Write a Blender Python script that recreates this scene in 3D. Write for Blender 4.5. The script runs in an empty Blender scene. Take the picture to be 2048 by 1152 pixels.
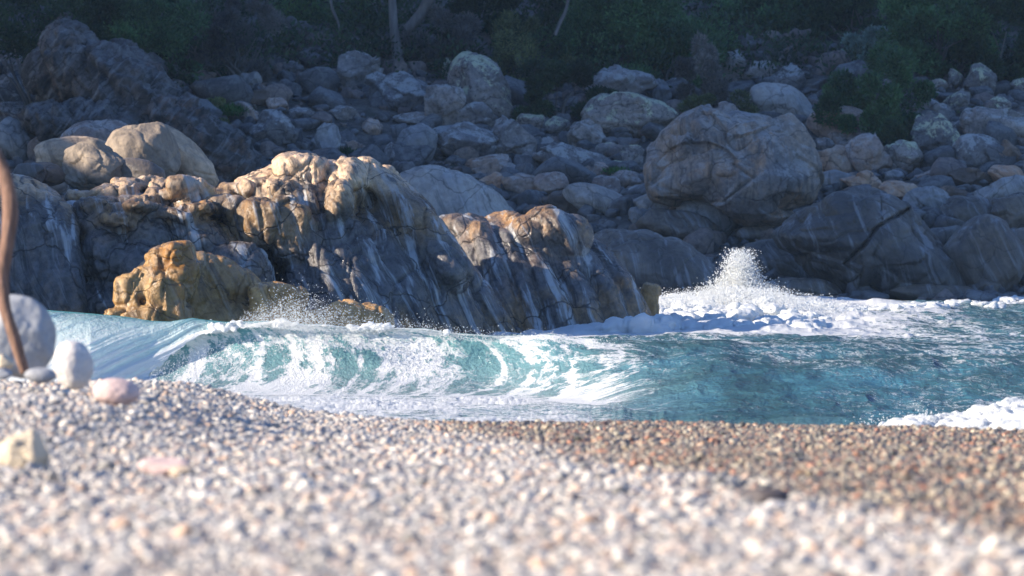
import bpy, bmesh, math, random
import numpy as np
from mathutils import Vector, Matrix

rng = np.random.default_rng(7)
random.seed(7)
sc = bpy.context.scene
COL = sc.collection

# ------------------------------------------------------------------ camera
F = 9743.0            # focal length in photo pixels (2048 wide)
H = 1.94              # eye above the sea
PITCH = math.atan(196.0 / F)
cam_d = bpy.data.cameras.new("camera")
cam = bpy.data.objects.new("camera", cam_d); COL.objects.link(cam)
cam.location = (0, 0, H)
cam.rotation_euler = (math.pi / 2 - PITCH, 0, 0)
cam_d.sensor_width = 36; cam_d.lens = 36 * F / 2048
cam_d.clip_start = 0.5; cam_d.clip_end = 2000
cam_d.dof.use_dof = True
cam_d.dof.focus_distance = 57
cam_d.dof.aperture_fstop = 4.8
sc.camera = cam

# ------------------------------------------------------------------ sky and sun
SUN_AZ = math.radians(73)     # measured from straight behind the camera towards the left
SUN_EL = math.radians(21)
S = np.array([-math.sin(SUN_AZ) * math.cos(SUN_EL), -math.cos(SUN_AZ) * math.cos(SUN_EL), math.sin(SUN_EL)])
world = bpy.data.worlds.new("World"); sc.world = world; world.use_nodes = True
wn = world.node_tree
sky = wn.nodes.new('ShaderNodeTexSky'); sky.sky_type = 'NISHITA'; sky.sun_disc = False
sky.sun_elevation = SUN_EL
sky.sun_rotation = math.atan2(S[0], S[1])
sky.dust_density = 0.2; sky.ozone_density = 4.0
bg = wn.nodes['Background']; bg.inputs['Strength'].default_value = 0.088
tint = wn.nodes.new('ShaderNodeMix'); tint.data_type = 'RGBA'; tint.blend_type = 'MULTIPLY'; tint.inputs[0].default_value = 1
tint.inputs[7].default_value = (0.80, 0.95, 1.25, 1)      # a clear, deep blue sky
wn.links.new(sky.outputs[0], tint.inputs[6]); wn.links.new(tint.outputs[2], bg.inputs['Color'])
sun_d = bpy.data.lights.new("sun", 'SUN'); sun_d.energy = 5.0; sun_d.angle = math.radians(0.5)
sun_d.color = (1.0, 0.87, 0.70)
sun = bpy.data.objects.new("sun", sun_d); COL.objects.link(sun)
sun.rotation_euler = Vector(S).to_track_quat('Z', 'Y').to_euler()
sc.view_settings.view_transform = 'Standard'; sc.view_settings.look = 'None'
sc.view_settings.exposure = 1.2; sc.view_settings.gamma = 1.0

# ------------------------------------------------------------------ helpers
cP, sP = math.cos(PITCH), math.sin(PITCH)
def P(px, py, d):
    """world point seen at photo pixel (px, py), d metres in front of the camera"""
    px = np.asarray(px, float); py = np.asarray(py, float); d = np.asarray(d, float)
    u = (px - 1024) / F; v = (576 - py) / F
    s = d / (cP + v * sP)
    return np.stack(np.broadcast_arrays(u * s, d * np.ones_like(s), H + (-sP + v * cP) * s), -1)

def px_of(V):
    s = (V[:, 1] * cP - (V[:, 2] - H) * sP)
    u = V[:, 0] / s; v = (V[:, 1] * sP + (V[:, 2] - H) * cP) / s
    return 1024 + u * F, 576 - v * F

def _h(ix, iy, iz, seed):
    n = (ix.astype(np.int64) * 374761393 + iy.astype(np.int64) * 668265263 + iz.astype(np.int64) * 2147483647 + seed * 144665)
    n = (n ^ (n >> 13)) * 1274126177 & 0xffffffff
    n = (n ^ (n >> 16)) * 2246822519 & 0xffffffff
    n = n ^ (n >> 15)
    return (n & 0xffffff) / float(0xffffff)
def vn(p, seed=0):
    p = np.asarray(p, float); i = np.floor(p); f = p - i; i = i.astype(np.int64)
    f = f * f * f * (f * (f * 6 - 15) + 10)
    r = 0
    for a in (0, 1):
        wx = f[:, 0] if a else 1 - f[:, 0]
        for b in (0, 1):
            wy = f[:, 1] if b else 1 - f[:, 1]
            for c in (0, 1):
                wz = f[:, 2] if c else 1 - f[:, 2]
                r = r + wx * wy * wz * _h(i[:, 0] + a, i[:, 1] + b, i[:, 2] + c, seed)
    return r * 2 - 1
def fbm(p, o=4, seed=0, g=0.5):
    p = np.asarray(p, float); r = 0; a = 1.0; t = 0
    for k in range(o):
        r = r + a * vn(p * (2.03 ** k) + 17.3 * k, seed + k); t += a; a *= g
    return r / t
def ridged(p, o=4, seed=0, g=0.5):
    r = 0; a = 1.0; t = 0
    for k in range(o):
        r = r + a * (1 - 2 * np.abs(vn(p * (2.03 ** k) + 9.1 * k, seed + k))); t += a; a *= g
    return r / t
def billow(p, o=3, seed=0, g=.5):
    r = 0; a = 1.0; t = 0
    for k in range(o):
        r = r + a * np.sqrt(np.abs(vn(p * (2.1 ** k) + 5.7 * k, seed + k))); t += a; a *= g
    return r / t
def worley(p, seed=0):
    """F1, F2 of a cell pattern"""
    p = np.asarray(p, float); i = np.floor(p).astype(np.int64)
    f1 = np.full(len(p), 9.0); f2 = f1.copy()
    for a in (-1, 0, 1):
        for b in (-1, 0, 1):
            for c in (-1, 0, 1):
                x, y, z = i[:, 0] + a, i[:, 1] + b, i[:, 2] + c
                q = np.stack([x + _h(x, y, z, seed), y + _h(x, y, z, seed + 1), z + _h(x, y, z, seed + 2)], 1)
                d = np.sqrt(((q - p) ** 2).sum(1))
                m = d < f1
                f2 = np.where(m, f1, np.minimum(f2, d)); f1 = np.where(m, d, f1)
    return f1, f2
def facets(p, seed=0, tilt=.5):
    """broken-rock relief: each cell a tilted, offset face; about -0.5..0.5 in cell units"""
    p = np.asarray(p, float); i = np.floor(p).astype(np.int64)
    f1 = np.full(len(p), 9.0); val = np.zeros(len(p))
    for a in (-1, 0, 1):
        for b in (-1, 0, 1):
            for c in (-1, 0, 1):
                x, y, z = i[:, 0] + a, i[:, 1] + b, i[:, 2] + c
                q = np.stack([x + _h(x, y, z, seed), y + _h(x, y, z, seed + 1), z + _h(x, y, z, seed + 2)], 1)
                dv = p - q; d = np.sqrt((dv ** 2).sum(1)); m = d < f1
                v = _h(x, y, z, seed + 3) - .5 + tilt * (dv[:, 0] * (_h(x, y, z, seed + 4) - .5) + dv[:, 1] * (_h(x, y, z, seed + 5) - .5) + dv[:, 2] * (_h(x, y, z, seed + 6) - .5)) * 2
                val = np.where(m, v, val); f1 = np.where(m, d, f1)
    return val
def sst(a, b, x):
    t = np.clip((x - a) / (b - a), 0, 1); return t * t * (3 - 2 * t)

def make_mesh(name, V, faces, mat=None, smooth=True, attrs=None):
    """faces: (n,3) or (n,4) int array"""
    me = bpy.data.meshes.new(name)
    V = np.asarray(V, np.float32); faces = np.asarray(faces, np.int32)
    k = faces.shape[1]; n = len(faces)
    me.vertices.add(len(V)); me.vertices.foreach_set('co', V.ravel())
    me.loops.add(n * k); me.loops.foreach_set('vertex_index', faces.ravel())
    me.polygons.add(n)
    me.polygons.foreach_set('loop_start', np.arange(0, n * k, k, dtype=np.int32))
    me.polygons.foreach_set('loop_total', np.full(n, k, np.int32))
    if smooth: me.polygons.foreach_set('use_smooth', np.ones(n, bool))
    me.update(calc_edges=True)
    for an, av in (attrs or {}).items():
        at = me.attributes.new(an, 'FLOAT', 'POINT'); at.data.foreach_set('value', np.asarray(av, np.float32))
    if mat: me.materials.append(mat)
    return me
def link(name, me, base=None, parent=None, **tags):
    if base is not None and parent is None:
        co = np.empty(len(me.vertices) * 3, np.float32); me.vertices.foreach_get('co', co)
        co = co.reshape(-1, 3) - np.asarray(base, np.float32); me.vertices.foreach_set('co', co.ravel()); me.update()
    o = bpy.data.objects.new(name, me); COL.objects.link(o)
    if base is not None and parent is None: o.location = [float(c) for c in base]
    if parent: o.parent = parent
    for k, v in tags.items(): o[k] = v
    return o
def empty(name, loc, **tags):
    o = bpy.data.objects.new(name, None); COL.objects.link(o); o.location = [float(c) for c in loc]
    for k, v in tags.items(): o[k] = v
    return o
_ico = {}
def ico(n):
    if n not in _ico:
        bm = bmesh.new(); bmesh.ops.create_icosphere(bm, subdivisions=n, radius=1)
        bm.verts.ensure_lookup_table()
        _ico[n] = (np.array([v.co[:] for v in bm.verts]), np.array([[v.index for v in f.verts] for f in bm.faces]))
        bm.free()
    return _ico[n]
def grid_faces(nr, nc):
    a = np.arange(nr * nc).reshape(nr, nc)
    return np.stack([a[:-1, :-1], a[:-1, 1:], a[1:, 1:], a[1:, :-1]], -1).reshape(-1, 4)

# ------------------------------------------------------------------ materials
class NT:
    def __init__(s, name):
        s.m = bpy.data.materials.new(name); s.m.use_nodes = True; s.t = s.m.node_tree
        s.t.nodes.clear(); s.out = s.t.nodes.new('ShaderNodeOutputMaterial')
    def n(s, ty, ins=None, **props):
        nd = s.t.nodes.new('ShaderNode' + ty)
        for k, v in props.items(): setattr(nd, k, v)
        for k, v in (ins or {}).items(): s.set(nd, k, v)
        return nd
    def set(s, nd, k, v):
        sock = nd.inputs[k]
        if isinstance(v, bpy.types.NodeSocket): s.t.links.new(v, sock)
        elif isinstance(v, bpy.types.Node): s.t.links.new(v.outputs[0], sock)
        else:
            if isinstance(v, (tuple, list)) and len(v) == 3 and sock.type == 'RGBA': v = (*v, 1)
            sock.default_value = v
    def math(s, op, a, b=0.5, c=0.5, clamp=False):
        return s.n('Math', {0: a, 1: b, 2: c}, operation=op, use_clamp=clamp).outputs[0]
    def mix(s, f, a, b, bt='MIX'):
        nd = s.n('Mix', data_type='RGBA', blend_type=bt)
        s.set(nd, 0, f); s.set(nd, 6, a); s.set(nd, 7, b); return nd.outputs[2]
    def noise(s, vec, scale, detail=5, rough=0.55, dist=0.0):
        return s.n('TexNoise', {'Vector': vec, 'Scale': scale, 'Detail': detail, 'Roughness': rough, 'Distortion': dist}).outputs[0]
    def map(s, vec, scale=(1, 1, 1), rot=(0, 0, 0), loc=(0, 0, 0)):
        return s.n('Mapping', {'Vector': vec, 'Scale': scale, 'Rotation': rot, 'Location': loc}).outputs[0]
    def ramp(s, f, a, b, smooth=True):
        return s.n('MapRange', {0: f, 1: a, 2: b, 3: 0.0, 4: 1.0}, interpolation_type='SMOOTHSTEP' if smooth else 'LINEAR').outputs[0]
    def cramp(s, f, stops, interp='LINEAR'):
        nd = s.n('ValToRGB', {0: f}); r = nd.color_ramp; r.interpolation = interp
        while len(r.elements) > 2: r.elements.remove(r.elements[-1])
        for i, (p, c) in enumerate(stops):
            e = r.elements[i] if i < 2 else r.elements.new(p)
            e.position = p; e.color = (*c, 1)
        return nd.outputs[0]
    def bump(s, h, strength, dist, normal=None):
        nd = s.n('Bump', {'Height': h, 'Strength': strength, 'Distance': dist})
        if normal is not None: s.set(nd, 'Normal', normal)
        return nd.outputs[0]

def rock_mat(name, c1, c2, streak=None, streak_amt=0.0, lichen=None, lichen_amt=0.0, dark=(0.03, 0.03, 0.03), dark_amt=0.4,
             rough=0.75, crack=0.5, stain=None, fine=1.0, wetz=None, crackscale=0.9, slant=20, dry_lit_z=None, dry_lit_c=(.45, .36, .26)):
    m = NT(name)
    geo = m.n('NewGeometry'); pos = geo.outputs['Position']
    rnd = m.n('ObjectInfo').outputs['Random']
    off = m.n('VectorMath', {0: pos, 1: m.n('CombineXYZ', {0: m.math('MULTIPLY', rnd, 37.0), 1: m.math('MULTIPLY', rnd, 11.0)}).outputs[0]}, operation='ADD').outputs[0]
    n1 = m.noise(off, 1.1, 6, 0.6, 0.4)
    col = m.mix(m.ramp(n1, 0.36, 0.64), c1, c2)
    if stain:
        n5 = m.noise(m.map(off, (1, 1, .6)), 0.9, 7, 0.65, 0.8)
        col = m.mix(m.ramp(n5, 0.52, 0.66), col, stain)
    # brightness change from one boulder to the next
    col = m.mix(1.0, col, m.cramp(rnd, [(0, (.7, .72, .75)), (.5, (1, .97, .95)), (1, (1.25, 1.15, 1.05))]), 'MULTIPLY')
    if dry_lit_z is not None:
        zz = m.n('SeparateXYZ', {0: pos}).outputs[2]
        gn = m.math('ADD', zz, m.math('MULTIPLY', m.math('SUBTRACT', m.noise(off, 1.1, 4, .6), .5), 1.8))
        gf = m.math('MULTIPLY', m.ramp(gn, 1.75, 1.25), m.ramp(gn, .25, .6))
        col = m.mix(m.math('MULTIPLY', gf, .85), col, (.105, .105, .112))  # blue-grey of the shaded faces put into the colour by height
        dn = m.noise(off, 1.6, 5, .6)
        dry_lit_f = m.ramp(m.math('ADD', zz, m.math('MULTIPLY', m.math('SUBTRACT', dn, .5), 1.4)), dry_lit_z - .25, dry_lit_z + .35)
        col = m.mix(dry_lit_f, col, dry_lit_c)  # dry tops paler, lightened and warmed further to look sunlit
    n2 = m.noise(off, 9.0, 6, 0.7)
    col = m.mix(dark_amt, col, m.cramp(n2, [(0.3, (0.15, 0.15, 0.17)), (0.5, (0.85, 0.85, 0.85)), (0.72, (1.5, 1.48, 1.45))]), 'MULTIPLY')
    st = None
    if streak:
        rt = m.map(m.n('VectorMath', {0: off, 1: m.n('VectorMath', {0: m.n('TexNoise', {'Vector': off, 'Scale': .7, 'Detail': 2.0}).outputs[1], 1: (.5, .5, .3)}, operation='MULTIPLY').outputs[0]}, operation='ADD').outputs[0], (1, 1, 1), (0, math.radians(slant), 0))
        st = m.noise(m.map(rt, (7.5, 2.0, 0.30)), 1.0, 5, 0.58, 0.1)
        stf = m.ramp(st, 0.52, 0.66)
        if dry_lit_z is not None: stf = m.math('MULTIPLY', stf, m.math('MULTIPLY_ADD', dry_lit_f, -.8, 1.0))
        col = m.mix(m.math('MULTIPLY', stf, streak_amt), col, streak)
        st2 = m.noise(m.map(rt, (8.0, 3.0, 0.4), (0, 0, 0), (5, 3, 9)), 1.0, 4, 0.6, 0.1)
        col = m.mix(m.math('MULTIPLY', m.ramp(st2, 0.54, 0.66), dark_amt), col, dark)
    if lichen:
        l1 = m.noise(off, 3.2, 8, 0.75, 0.3)
        up = m.n('SeparateXYZ', {0: geo.outputs['Normal']}).outputs[2]
        lf = m.math('ADD', l1, m.math('MULTIPLY', up, 0.13))
        col = m.mix(m.math('MULTIPLY', m.ramp(lf, 0.56, 0.64), lichen_amt), col, lichen)
        sp = m.noise(off, 16.0, 4, 0.7)
        col = m.mix(m.math('MULTIPLY', m.ramp(sp, 0.56, 0.64), lichen_amt * 0.8), col, dark)
    # joints
    wv = m.n('VectorMath', {0: off, 1: m.n('VectorMath', {0: m.n('TexNoise', {'Vector': off, 'Scale': 1.3, 'Detail': 4.0}).outputs[1], 1: (0.9, 0.9, 0.9)}, operation='MULTIPLY').outputs[0]}, operation='ADD').outputs[0]
    vo = m.n('TexVoronoi', {'Vector': m.map(wv, (1, 1, 1.25), (0.3, 0.5, 0)), 'Scale': crackscale}, feature='DISTANCE_TO_EDGE').outputs[0]
    cf = m.math('MULTIPLY', m.ramp(vo, 0.022, 0.0), crack)
    col = m.mix(cf, col, (0.018, 0.016, 0.016))
    bs = m.n('BsdfPrincipled', {'Base Color': col, 'Roughness': rough})
    if wetz is not None:
        z = m.n('SeparateXYZ', {0: pos}).outputs[2]
        wn_ = m.noise(m.map(off, (2.5, 2.5, .8)), 1.2, 5, 0.6)
        wf = m.ramp(m.math('ADD', m.math('MULTIPLY', z, -1.0), m.math('MULTIPLY', wn_, 1.6)), -wetz + 0.4, -wetz + 1.2)
        m.set(bs, 'Roughness', m.math('MULTIPLY_ADD', wf, -(rough - 0.22), rough))
    hgt = m.math('ADD', m.math('MULTIPLY', m.noise(off, 6.0, 8, 0.68), 1.0), m.math('MULTIPLY', m.noise(off, 28.0, 5, 0.7), 0.25))
    hgt = m.math('SUBTRACT', hgt, m.math('MULTIPLY', cf, 0.5))
    if st is not None: hgt = m.math('ADD', hgt, m.math('MULTIPLY', st, 0.7))
    m.set(bs, 'Normal', m.bump(hgt, 0.55 * fine, 0.09))
    m.t.links.new(bs.outputs[0], m.out.inputs[0])
    return m.m

M_CLIFF = rock_mat('sea_worn_rock', (0.075, 0.066, 0.060), (0.32, 0.20, 0.095), streak=(0.44, 0.45, 0.46), streak_amt=0.8,  # pale streaks mix mineral runs with painted blue-white wet sheen
                   dark=(0.028, 0.026, 0.027), dark_amt=0.8, rough=0.42, stain=(0.42, 0.22, 0.07), wetz=1.9, crackscale=0.95, dry_lit_z=1.95, dry_lit_c=(.66, .46, .29), crack=.8)
M_GOLD = rock_mat('golden_wet_rock', (0.34, 0.19, 0.065), (0.52, 0.32, 0.13), streak=(0.5, 0.44, 0.36), streak_amt=0.3,
                  dark=(0.06, 0.035, 0.02), dark_amt=0.55, rough=0.42, stain=(0.42, 0.2, 0.05), wetz=1.6, crackscale=1.1)
M_PALE = rock_mat('pale_smooth_rock', (0.30, 0.24, 0.18), (0.50, 0.39, 0.28), streak=(.16,.13,.11), streak_amt=.35, dark_amt=0.4, rough=0.8, crack=0.35, fine=.6, crackscale=0.5)
BM = {
 'g': rock_mat('grey_granite', (0.20, 0.185, 0.18), (0.33, 0.30, 0.285), lichen=(0.46, 0.46, 0.44), lichen_amt=0.6, dark_amt=0.65),
 'p': rock_mat('pink_granite', (0.28, 0.215, 0.19), (0.42, 0.33, 0.28), lichen=(0.52, 0.49, 0.46), lichen_amt=0.4, dark_amt=0.55, stain=(0.38, .24, .15)),
 'l': rock_mat('lichened_granite', (0.22, 0.20, 0.19), (0.32, 0.29, 0.27), lichen=(0.50, 0.50, 0.33), lichen_amt=0.95, dark_amt=0.6),
 'r': rock_mat('rubble_granite', (0.11, 0.105, 0.105), (0.21, 0.195, 0.19), lichen=(0.3, 0.3, 0.29), lichen_amt=0.3, dark_amt=0.6),
 'q': rock_mat('pink_rubble_granite', (0.15, 0.12, 0.11), (0.27, 0.215, 0.185), dark_amt=0.6),
 'G': rock_mat('tan_grey_granite', (0.25, 0.225, 0.215), (0.44, 0.33, 0.25), streak=(.2, .19, .19), streak_amt=.5, slant=5, lichen=(0.46, 0.44, 0.42), lichen_amt=0.4, dark_amt=0.55, stain=(0.50, .31, .19)),
 'd': rock_mat('dark_wet_rock', (0.085, 0.075, 0.068), (0.17, 0.145, 0.12), streak=(0.3, 0.31, 0.33), streak_amt=0.5, dark_amt=0.45, rough=0.5, fine=.6),
 'b': rock_mat('blue_grey_smooth_rock', (0.24, 0.24, 0.245), (0.34, 0.33, 0.32), streak=(0.42, 0.42, 0.42), streak_amt=0.4, dark_amt=0.4, fine=.6),
 'o': rock_mat('orange_granite', (0.40, 0.25, 0.17), (0.50, 0.36, 0.26), lichen=(0.45, 0.42, 0.38), lichen_amt=0.3, dark_amt=0.45),
 'k': rock_mat('dark_brown_rock', (0.10, 0.075, 0.06), (0.22, 0.16, 0.12), dark_amt=0.5),  # the rock's own dark brown, not tied to lighting
 'c': rock_mat('dark_layered_rock', (0.04, 0.037, 0.037), (0.15, 0.13, 0.12), streak=(0.26, 0.25, 0.25), streak_amt=0.6, slant=-40, dark_amt=0.7, lichen=(0.26, .25, .245), lichen_amt=.35, stain=(.20, .12, .085), crackscale=1.6, crack=.8),
 's': rock_mat('strata_rock', (0.12, 0.11, 0.11), (0.32, 0.29, 0.28), streak=(0.4, 0.39, 0.39), streak_amt=0.6, dark_amt=0.85, lichen=(0.42, .41, .4), lichen_amt=.5, stain=(.26, .16, .11), crackscale=1.6, crack=.8),
}
def simple_mat(name, c, rough=0.7):
    m = NT(name)
    tc = m.n('TexCoord').outputs['Object']
    n1 = m.noise(tc, 8.0, 6, 0.65)
    col = m.mix(1.0, c, m.cramp(n1, [(0.3, (.75, .75, .77)), (0.7, (1.2, 1.18, 1.15))]), 'MULTIPLY')
    sp = m.noise(tc, 60.0, 3, 0.7)
    col = m.mix(m.math('MULTIPLY', m.ramp(sp, .55, .68), .35), col, (0.1, 0.1, 0.1))
    bs = m.n('BsdfPrincipled', {'Base Color': col, 'Roughness': rough})
    m.set(bs, 'Normal', m.bump(n1, 0.4, 0.02))
    m.t.links.new(bs.outputs[0], m.out.inputs[0]); return m.m

# ------------------------------------------------------------------ the ground behind: bank and hill
def T(x, y):
    """height of the boulder bank and hill"""
    x = np.asarray(x, float); y = np.asarray(y, float)
    left = sst(-1.5, -9, x)
    yy = y + 2.0 * left
    z = np.interp(yy, [60, 80, 86, 89, 92, 97, 102, 107, 112, 120, 140, 200, 400], [-1.5, -1.0, -0.15, 0.35, 0.95, 1.9, 3.2, 4.5, 6.2, 9.5, 20, 52, 140])
    p = np.stack([x.ravel() * .35, y.ravel() * .35, 0 * x.ravel()], 1)
    return z + (fbm(p, 3, 5).reshape(x.shape)) * 0.35 * sst(84, 92, y)
def hit(px, py):
    """distance at which the ray through a photo pixel meets the bank"""
    ds = np.arange(84, 150, 0.1)
    q = P(np.full(len(ds), px), np.full(len(ds), py), ds)
    below = q[:, 2] < T(q[:, 0], q[:, 1])
    i = np.argmax(below) if below.any() else -1
    return ds[i]
def terrain():
    ys = np.concatenate([np.arange(60, 130, 0.35), np.geomspace(130, 900, 60)])
    us = np.linspace(-1, 1, 260); us = np.sign(us) * np.abs(us) ** 1.6
    X = us[None, :] * (18 + np.maximum(ys - 100, 0) * 2.2)[:, None]; Y = np.repeat(ys[:, None], len(us), 1)
    Z = T(X, Y)
    V = np.stack([X, Y, Z], -1).reshape(-1, 3)
    V[:, 2] += 0.10 * fbm(V * 1.7, 4, 3)
    mat = rock_mat('hill_ground', (0.09, 0.08, 0.07), (0.2, 0.175, 0.15), dark_amt=0.7, stain=(.05, .06, .03))
    link('hillside', make_mesh('hillside', V, grid_faces(len(ys), len(us)), mat), kind='structure')
terrain()

# headland unseen past the left edge; ridge profile shaped to cast the shade
hx, hy = S[0] / math.hypot(S[0], S[1]), S[1] / math.hypot(S[0], S[1])
PERP = np.array([hy, -hx])                      # towards the far end of the bay
def shade_headland():
    el = math.tan(SUN_EL)
    us = np.arange(50, 200, 0.5)
    s5 = np.interp(us, [50, 57.5, 58.1, 60, 62, 70, 74, 77.0, 78.6, 82, 100, 200], [-2.5, -0.8, 1.9, 2.25, 2.3, 2.65, 3.2, 4.3, 8.5, 12, 20, 30])
    s5 = s5 + 0.25 * fbm(np.stack([us * .8, 0 * us, 0 * us], 1), 3, 8) * sst(57, 60, us)
    aa = np.linspace(-6, 60, 40)
    # ridge 24 m sunward of x = -5
    D0 = 24.0
    V = []
    for u, s in zip(us, s5):
        # along-coordinate of the point with x=-5 on this u line
        a0 = (-5 - PERP[0] * u) / hx
        top = s + el * D0
        for a in aa:
            w = 1 - abs(a) / 8 if a < 0 else 1 - 0.006 * a
            w = max(w, 0) ** 0.7
            q = PERP * u + np.array([hx, hy]) * (a0 + D0 + a)
            V.append((q[0], q[1], -2 + (top + 2) * w if a < 0 else -2 + (top + 2) * w + 0.0))
    V = np.array(V)
    V[:, 2] += 0.3 * fbm(V * .5, 3, 2) * 0
    link('shade_headland', make_mesh('shade_headland', V, grid_faces(len(us), len(aa)), BM['s']), kind='structure')
shade_headland()

# ------------------------------------------------------------------ boulders
def rock_body(n, seed, ang, outline=None):
    """unit rock: sphere cut by random planes, joints and lumps"""
    r_ = np.random.default_rng(seed)
    V0, Fc = ico(n)
    k = int(6 + ang * 12)
    N = r_.normal(size=(k, 3)); N /= np.linalg.norm(N, axis=1)[:, None]
    off = r_.uniform(0.42 + 0.40 * (1 - ang), 0.92, k)
    if ang < .15: off = off + .25
    dots = V0 @ N.T
    rad = np.where(dots > 0.05, off[None] / np.maximum(dots, 0.05), 9)
    # soft minimum keeps the edges rounded
    kk = 9 + ang * 60
    rr = -np.log(np.exp(-kk * rad).sum(1) + np.exp(-kk * 1.0)) / kk
    V = V0 * rr[:, None]
    if ang > .45:
        Q = np.linalg.qr(r_.normal(size=(3, 3)))[0]; W_ = V0 @ Q
        W_ = np.sign(W_) * np.abs(W_) ** .5; W_ = W_ / np.linalg.norm(W_, axis=1).max() * 1.15
        V = V * (1 - .35) + (W_ @ Q.T) * .35 * rr[:, None]
    V = V * (1 + 0.07 * fbm(V0 * 1.4 + seed, 3, seed % 97) + 0.03 * fbm(V0 * 5 + seed, 3, seed % 89))[:, None]
    c = (V.max(0) + V.min(0)) / 2; V = (V - c) / ((V.max(0) - V.min(0)) / 2)
    if outline is not None:
        o = np.asarray(outline, float)
        # closed star-shaped outline, (x right, z up) in units of the half size
        th = np.arctan2(o[:, 1], o[:, 0]); r0 = np.hypot(o[:, 0], o[:, 1]); i = np.argsort(th)
        th, r0 = th[i], r0[i]
        th = np.concatenate([th - 2 * np.pi, th, th + 2 * np.pi]); r0 = np.tile(r0, 3)
        fine = np.linspace(-np.pi, np.pi, 721); R = np.interp(fine, th, r0)
        kern = np.hanning(15); kern /= kern.sum(); R = np.convolve(np.tile(R[:-1], 3), kern, 'same')[720:1441]
        t = np.arctan2(V[:, 2], V[:, 0]); rho = np.hypot(V[:, 0], V[:, 2])
        # radius of the body's own outline in each direction
        own = np.ones(73); b = np.clip(((t + np.pi) / (2 * np.pi) * 72).astype(int), 0, 71)
        mx = np.zeros(72); np.maximum.at(mx, b, rho)
        ang_c = (np.arange(72) + .5) / 72 * 2 * np.pi - np.pi
        mxs = np.interp(t, np.concatenate([ang_c - 2 * np.pi, ang_c, ang_c + 2 * np.pi]), np.tile(mx, 3))
        sc_ = np.interp(t, fine, R) / np.maximum(mxs, .3)
        V[:, 0] *= sc_; V[:, 2] *= sc_
    return V, Fc

USED = {}
def boulder(cx, cy, rx, ry, rot, ang, col, label, scoops=(), grooves=(), d=None, dep=0.8, cat='boulder', name='boulder', n=None, outline=None, rough_amp=0.018, sink=0.0):
    if d is None: d = hit(cx, cy + ry * 0.85) + 0.15
    if name == 'boulder' and outline is None: rx *= 1.13; ry *= 1.13
    seed = int(abs(cx * 13.7 + cy * 7.1 + rx)) % 9973
    if outline is not None:
        o = np.array(outline, float); cx = (o[:, 0].max() + o[:, 0].min()) / 2; cy = (o[:, 1].max() + o[:, 1].min()) / 2
        o = (o - (cx, cy)) * (1, -1)
        rx = ry = 1.0; px2m = d / F
        V, Fc = rock_body(n or 6, seed, ang, o)
        half = max(np.ptp(o[:, 0]), np.ptp(o[:, 1])) / 2
        V = V * np.array([1, dep * half, 1]) * px2m
    else:
        V, Fc = rock_body(n or (5 if rx > 26 else 4), seed, ang)
        px2m = d / F
        V = V * np.array([rx, dep * (rx + ry) / 2, ry]) * px2m
        a = math.radians(rot); c_, s_ = math.cos(a), math.sin(a)
        V = np.stack([V[:, 0] * c_ - V[:, 2] * s_, V[:, 1], V[:, 0] * s_ + V[:, 2] * c_], 1)
    C = P(cx, cy, d)
    W = V + C
    # lumps, joints
    nrm = V / np.maximum(np.linalg.norm(V, axis=1), 1e-6)[:, None]
    size = np.ptp(V, axis=0).max()
    W = W + nrm * (fbm(W * 2.2 / max(size, .4) * 2, 4, seed)[:, None] * rough_amp * size)
    if ang > .4:
        W = W + nrm * (facets(W * 3.2 / size + seed, seed % 91, 1.0) * (.03 + .05 * ang) * size * (.55 if outline is not None else 1))[:, None]
    if size > 0.9:
        f1, f2 = worley(W * np.array([1.1, 1.1, 1.5]) * 1.6 / size + fbm(W * 1.2, 2, 3)[:, None] * .35 + seed, seed)
        W = W - nrm * (np.exp(-((f2 - f1) / 0.05)) * 0.018 * size)[:, None]
    if len(scoops) or len(grooves):
        QX, QY = px_of(W); front = sst(.1, .5, -nrm[:, 1] + .3)
        for (sx, sy, srx, sry, dp) in scoops:
            e_ = np.sqrt(((QX - sx) / srx) ** 2 + ((QY - sy) / sry) ** 2) + .10 * fbm(W * 1.5, 3, 9)
            W[:, 1] += sst(1.0, .90, e_) * dp * (1 - .5 * np.clip(e_, 0, 1) ** 2) * front
        for (pl, wd_, dp) in grooves:
            pl = np.array(pl, float); dm = np.full(len(W), 1e9)
            jit = 5 * fbm(W * 3, 3, 4)
            for a_, b_ in zip(pl[:-1], pl[1:]):
                ab = b_ - a_; tt = np.clip(((QX - a_[0]) * ab[0] + (QY - a_[1]) * ab[1]) / (ab @ ab), 0, 1)
                dm = np.minimum(dm, np.hypot(QX - a_[0] - tt * ab[0], QY - a_[1] - tt * ab[1] + jit))
            W[:, 1] += np.exp(-(dm / wd_) ** 2) * dp * front
    base = (C[0], C[1], W[:, 2].min())
    me = make_mesh(name, W, Fc, BM[col] if isinstance(col, str) else col)
    return link(name, me, base, label=label, category=cat, **({'group': 'boulders piled on the bank'} if name == 'boulder' else {}))

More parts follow.
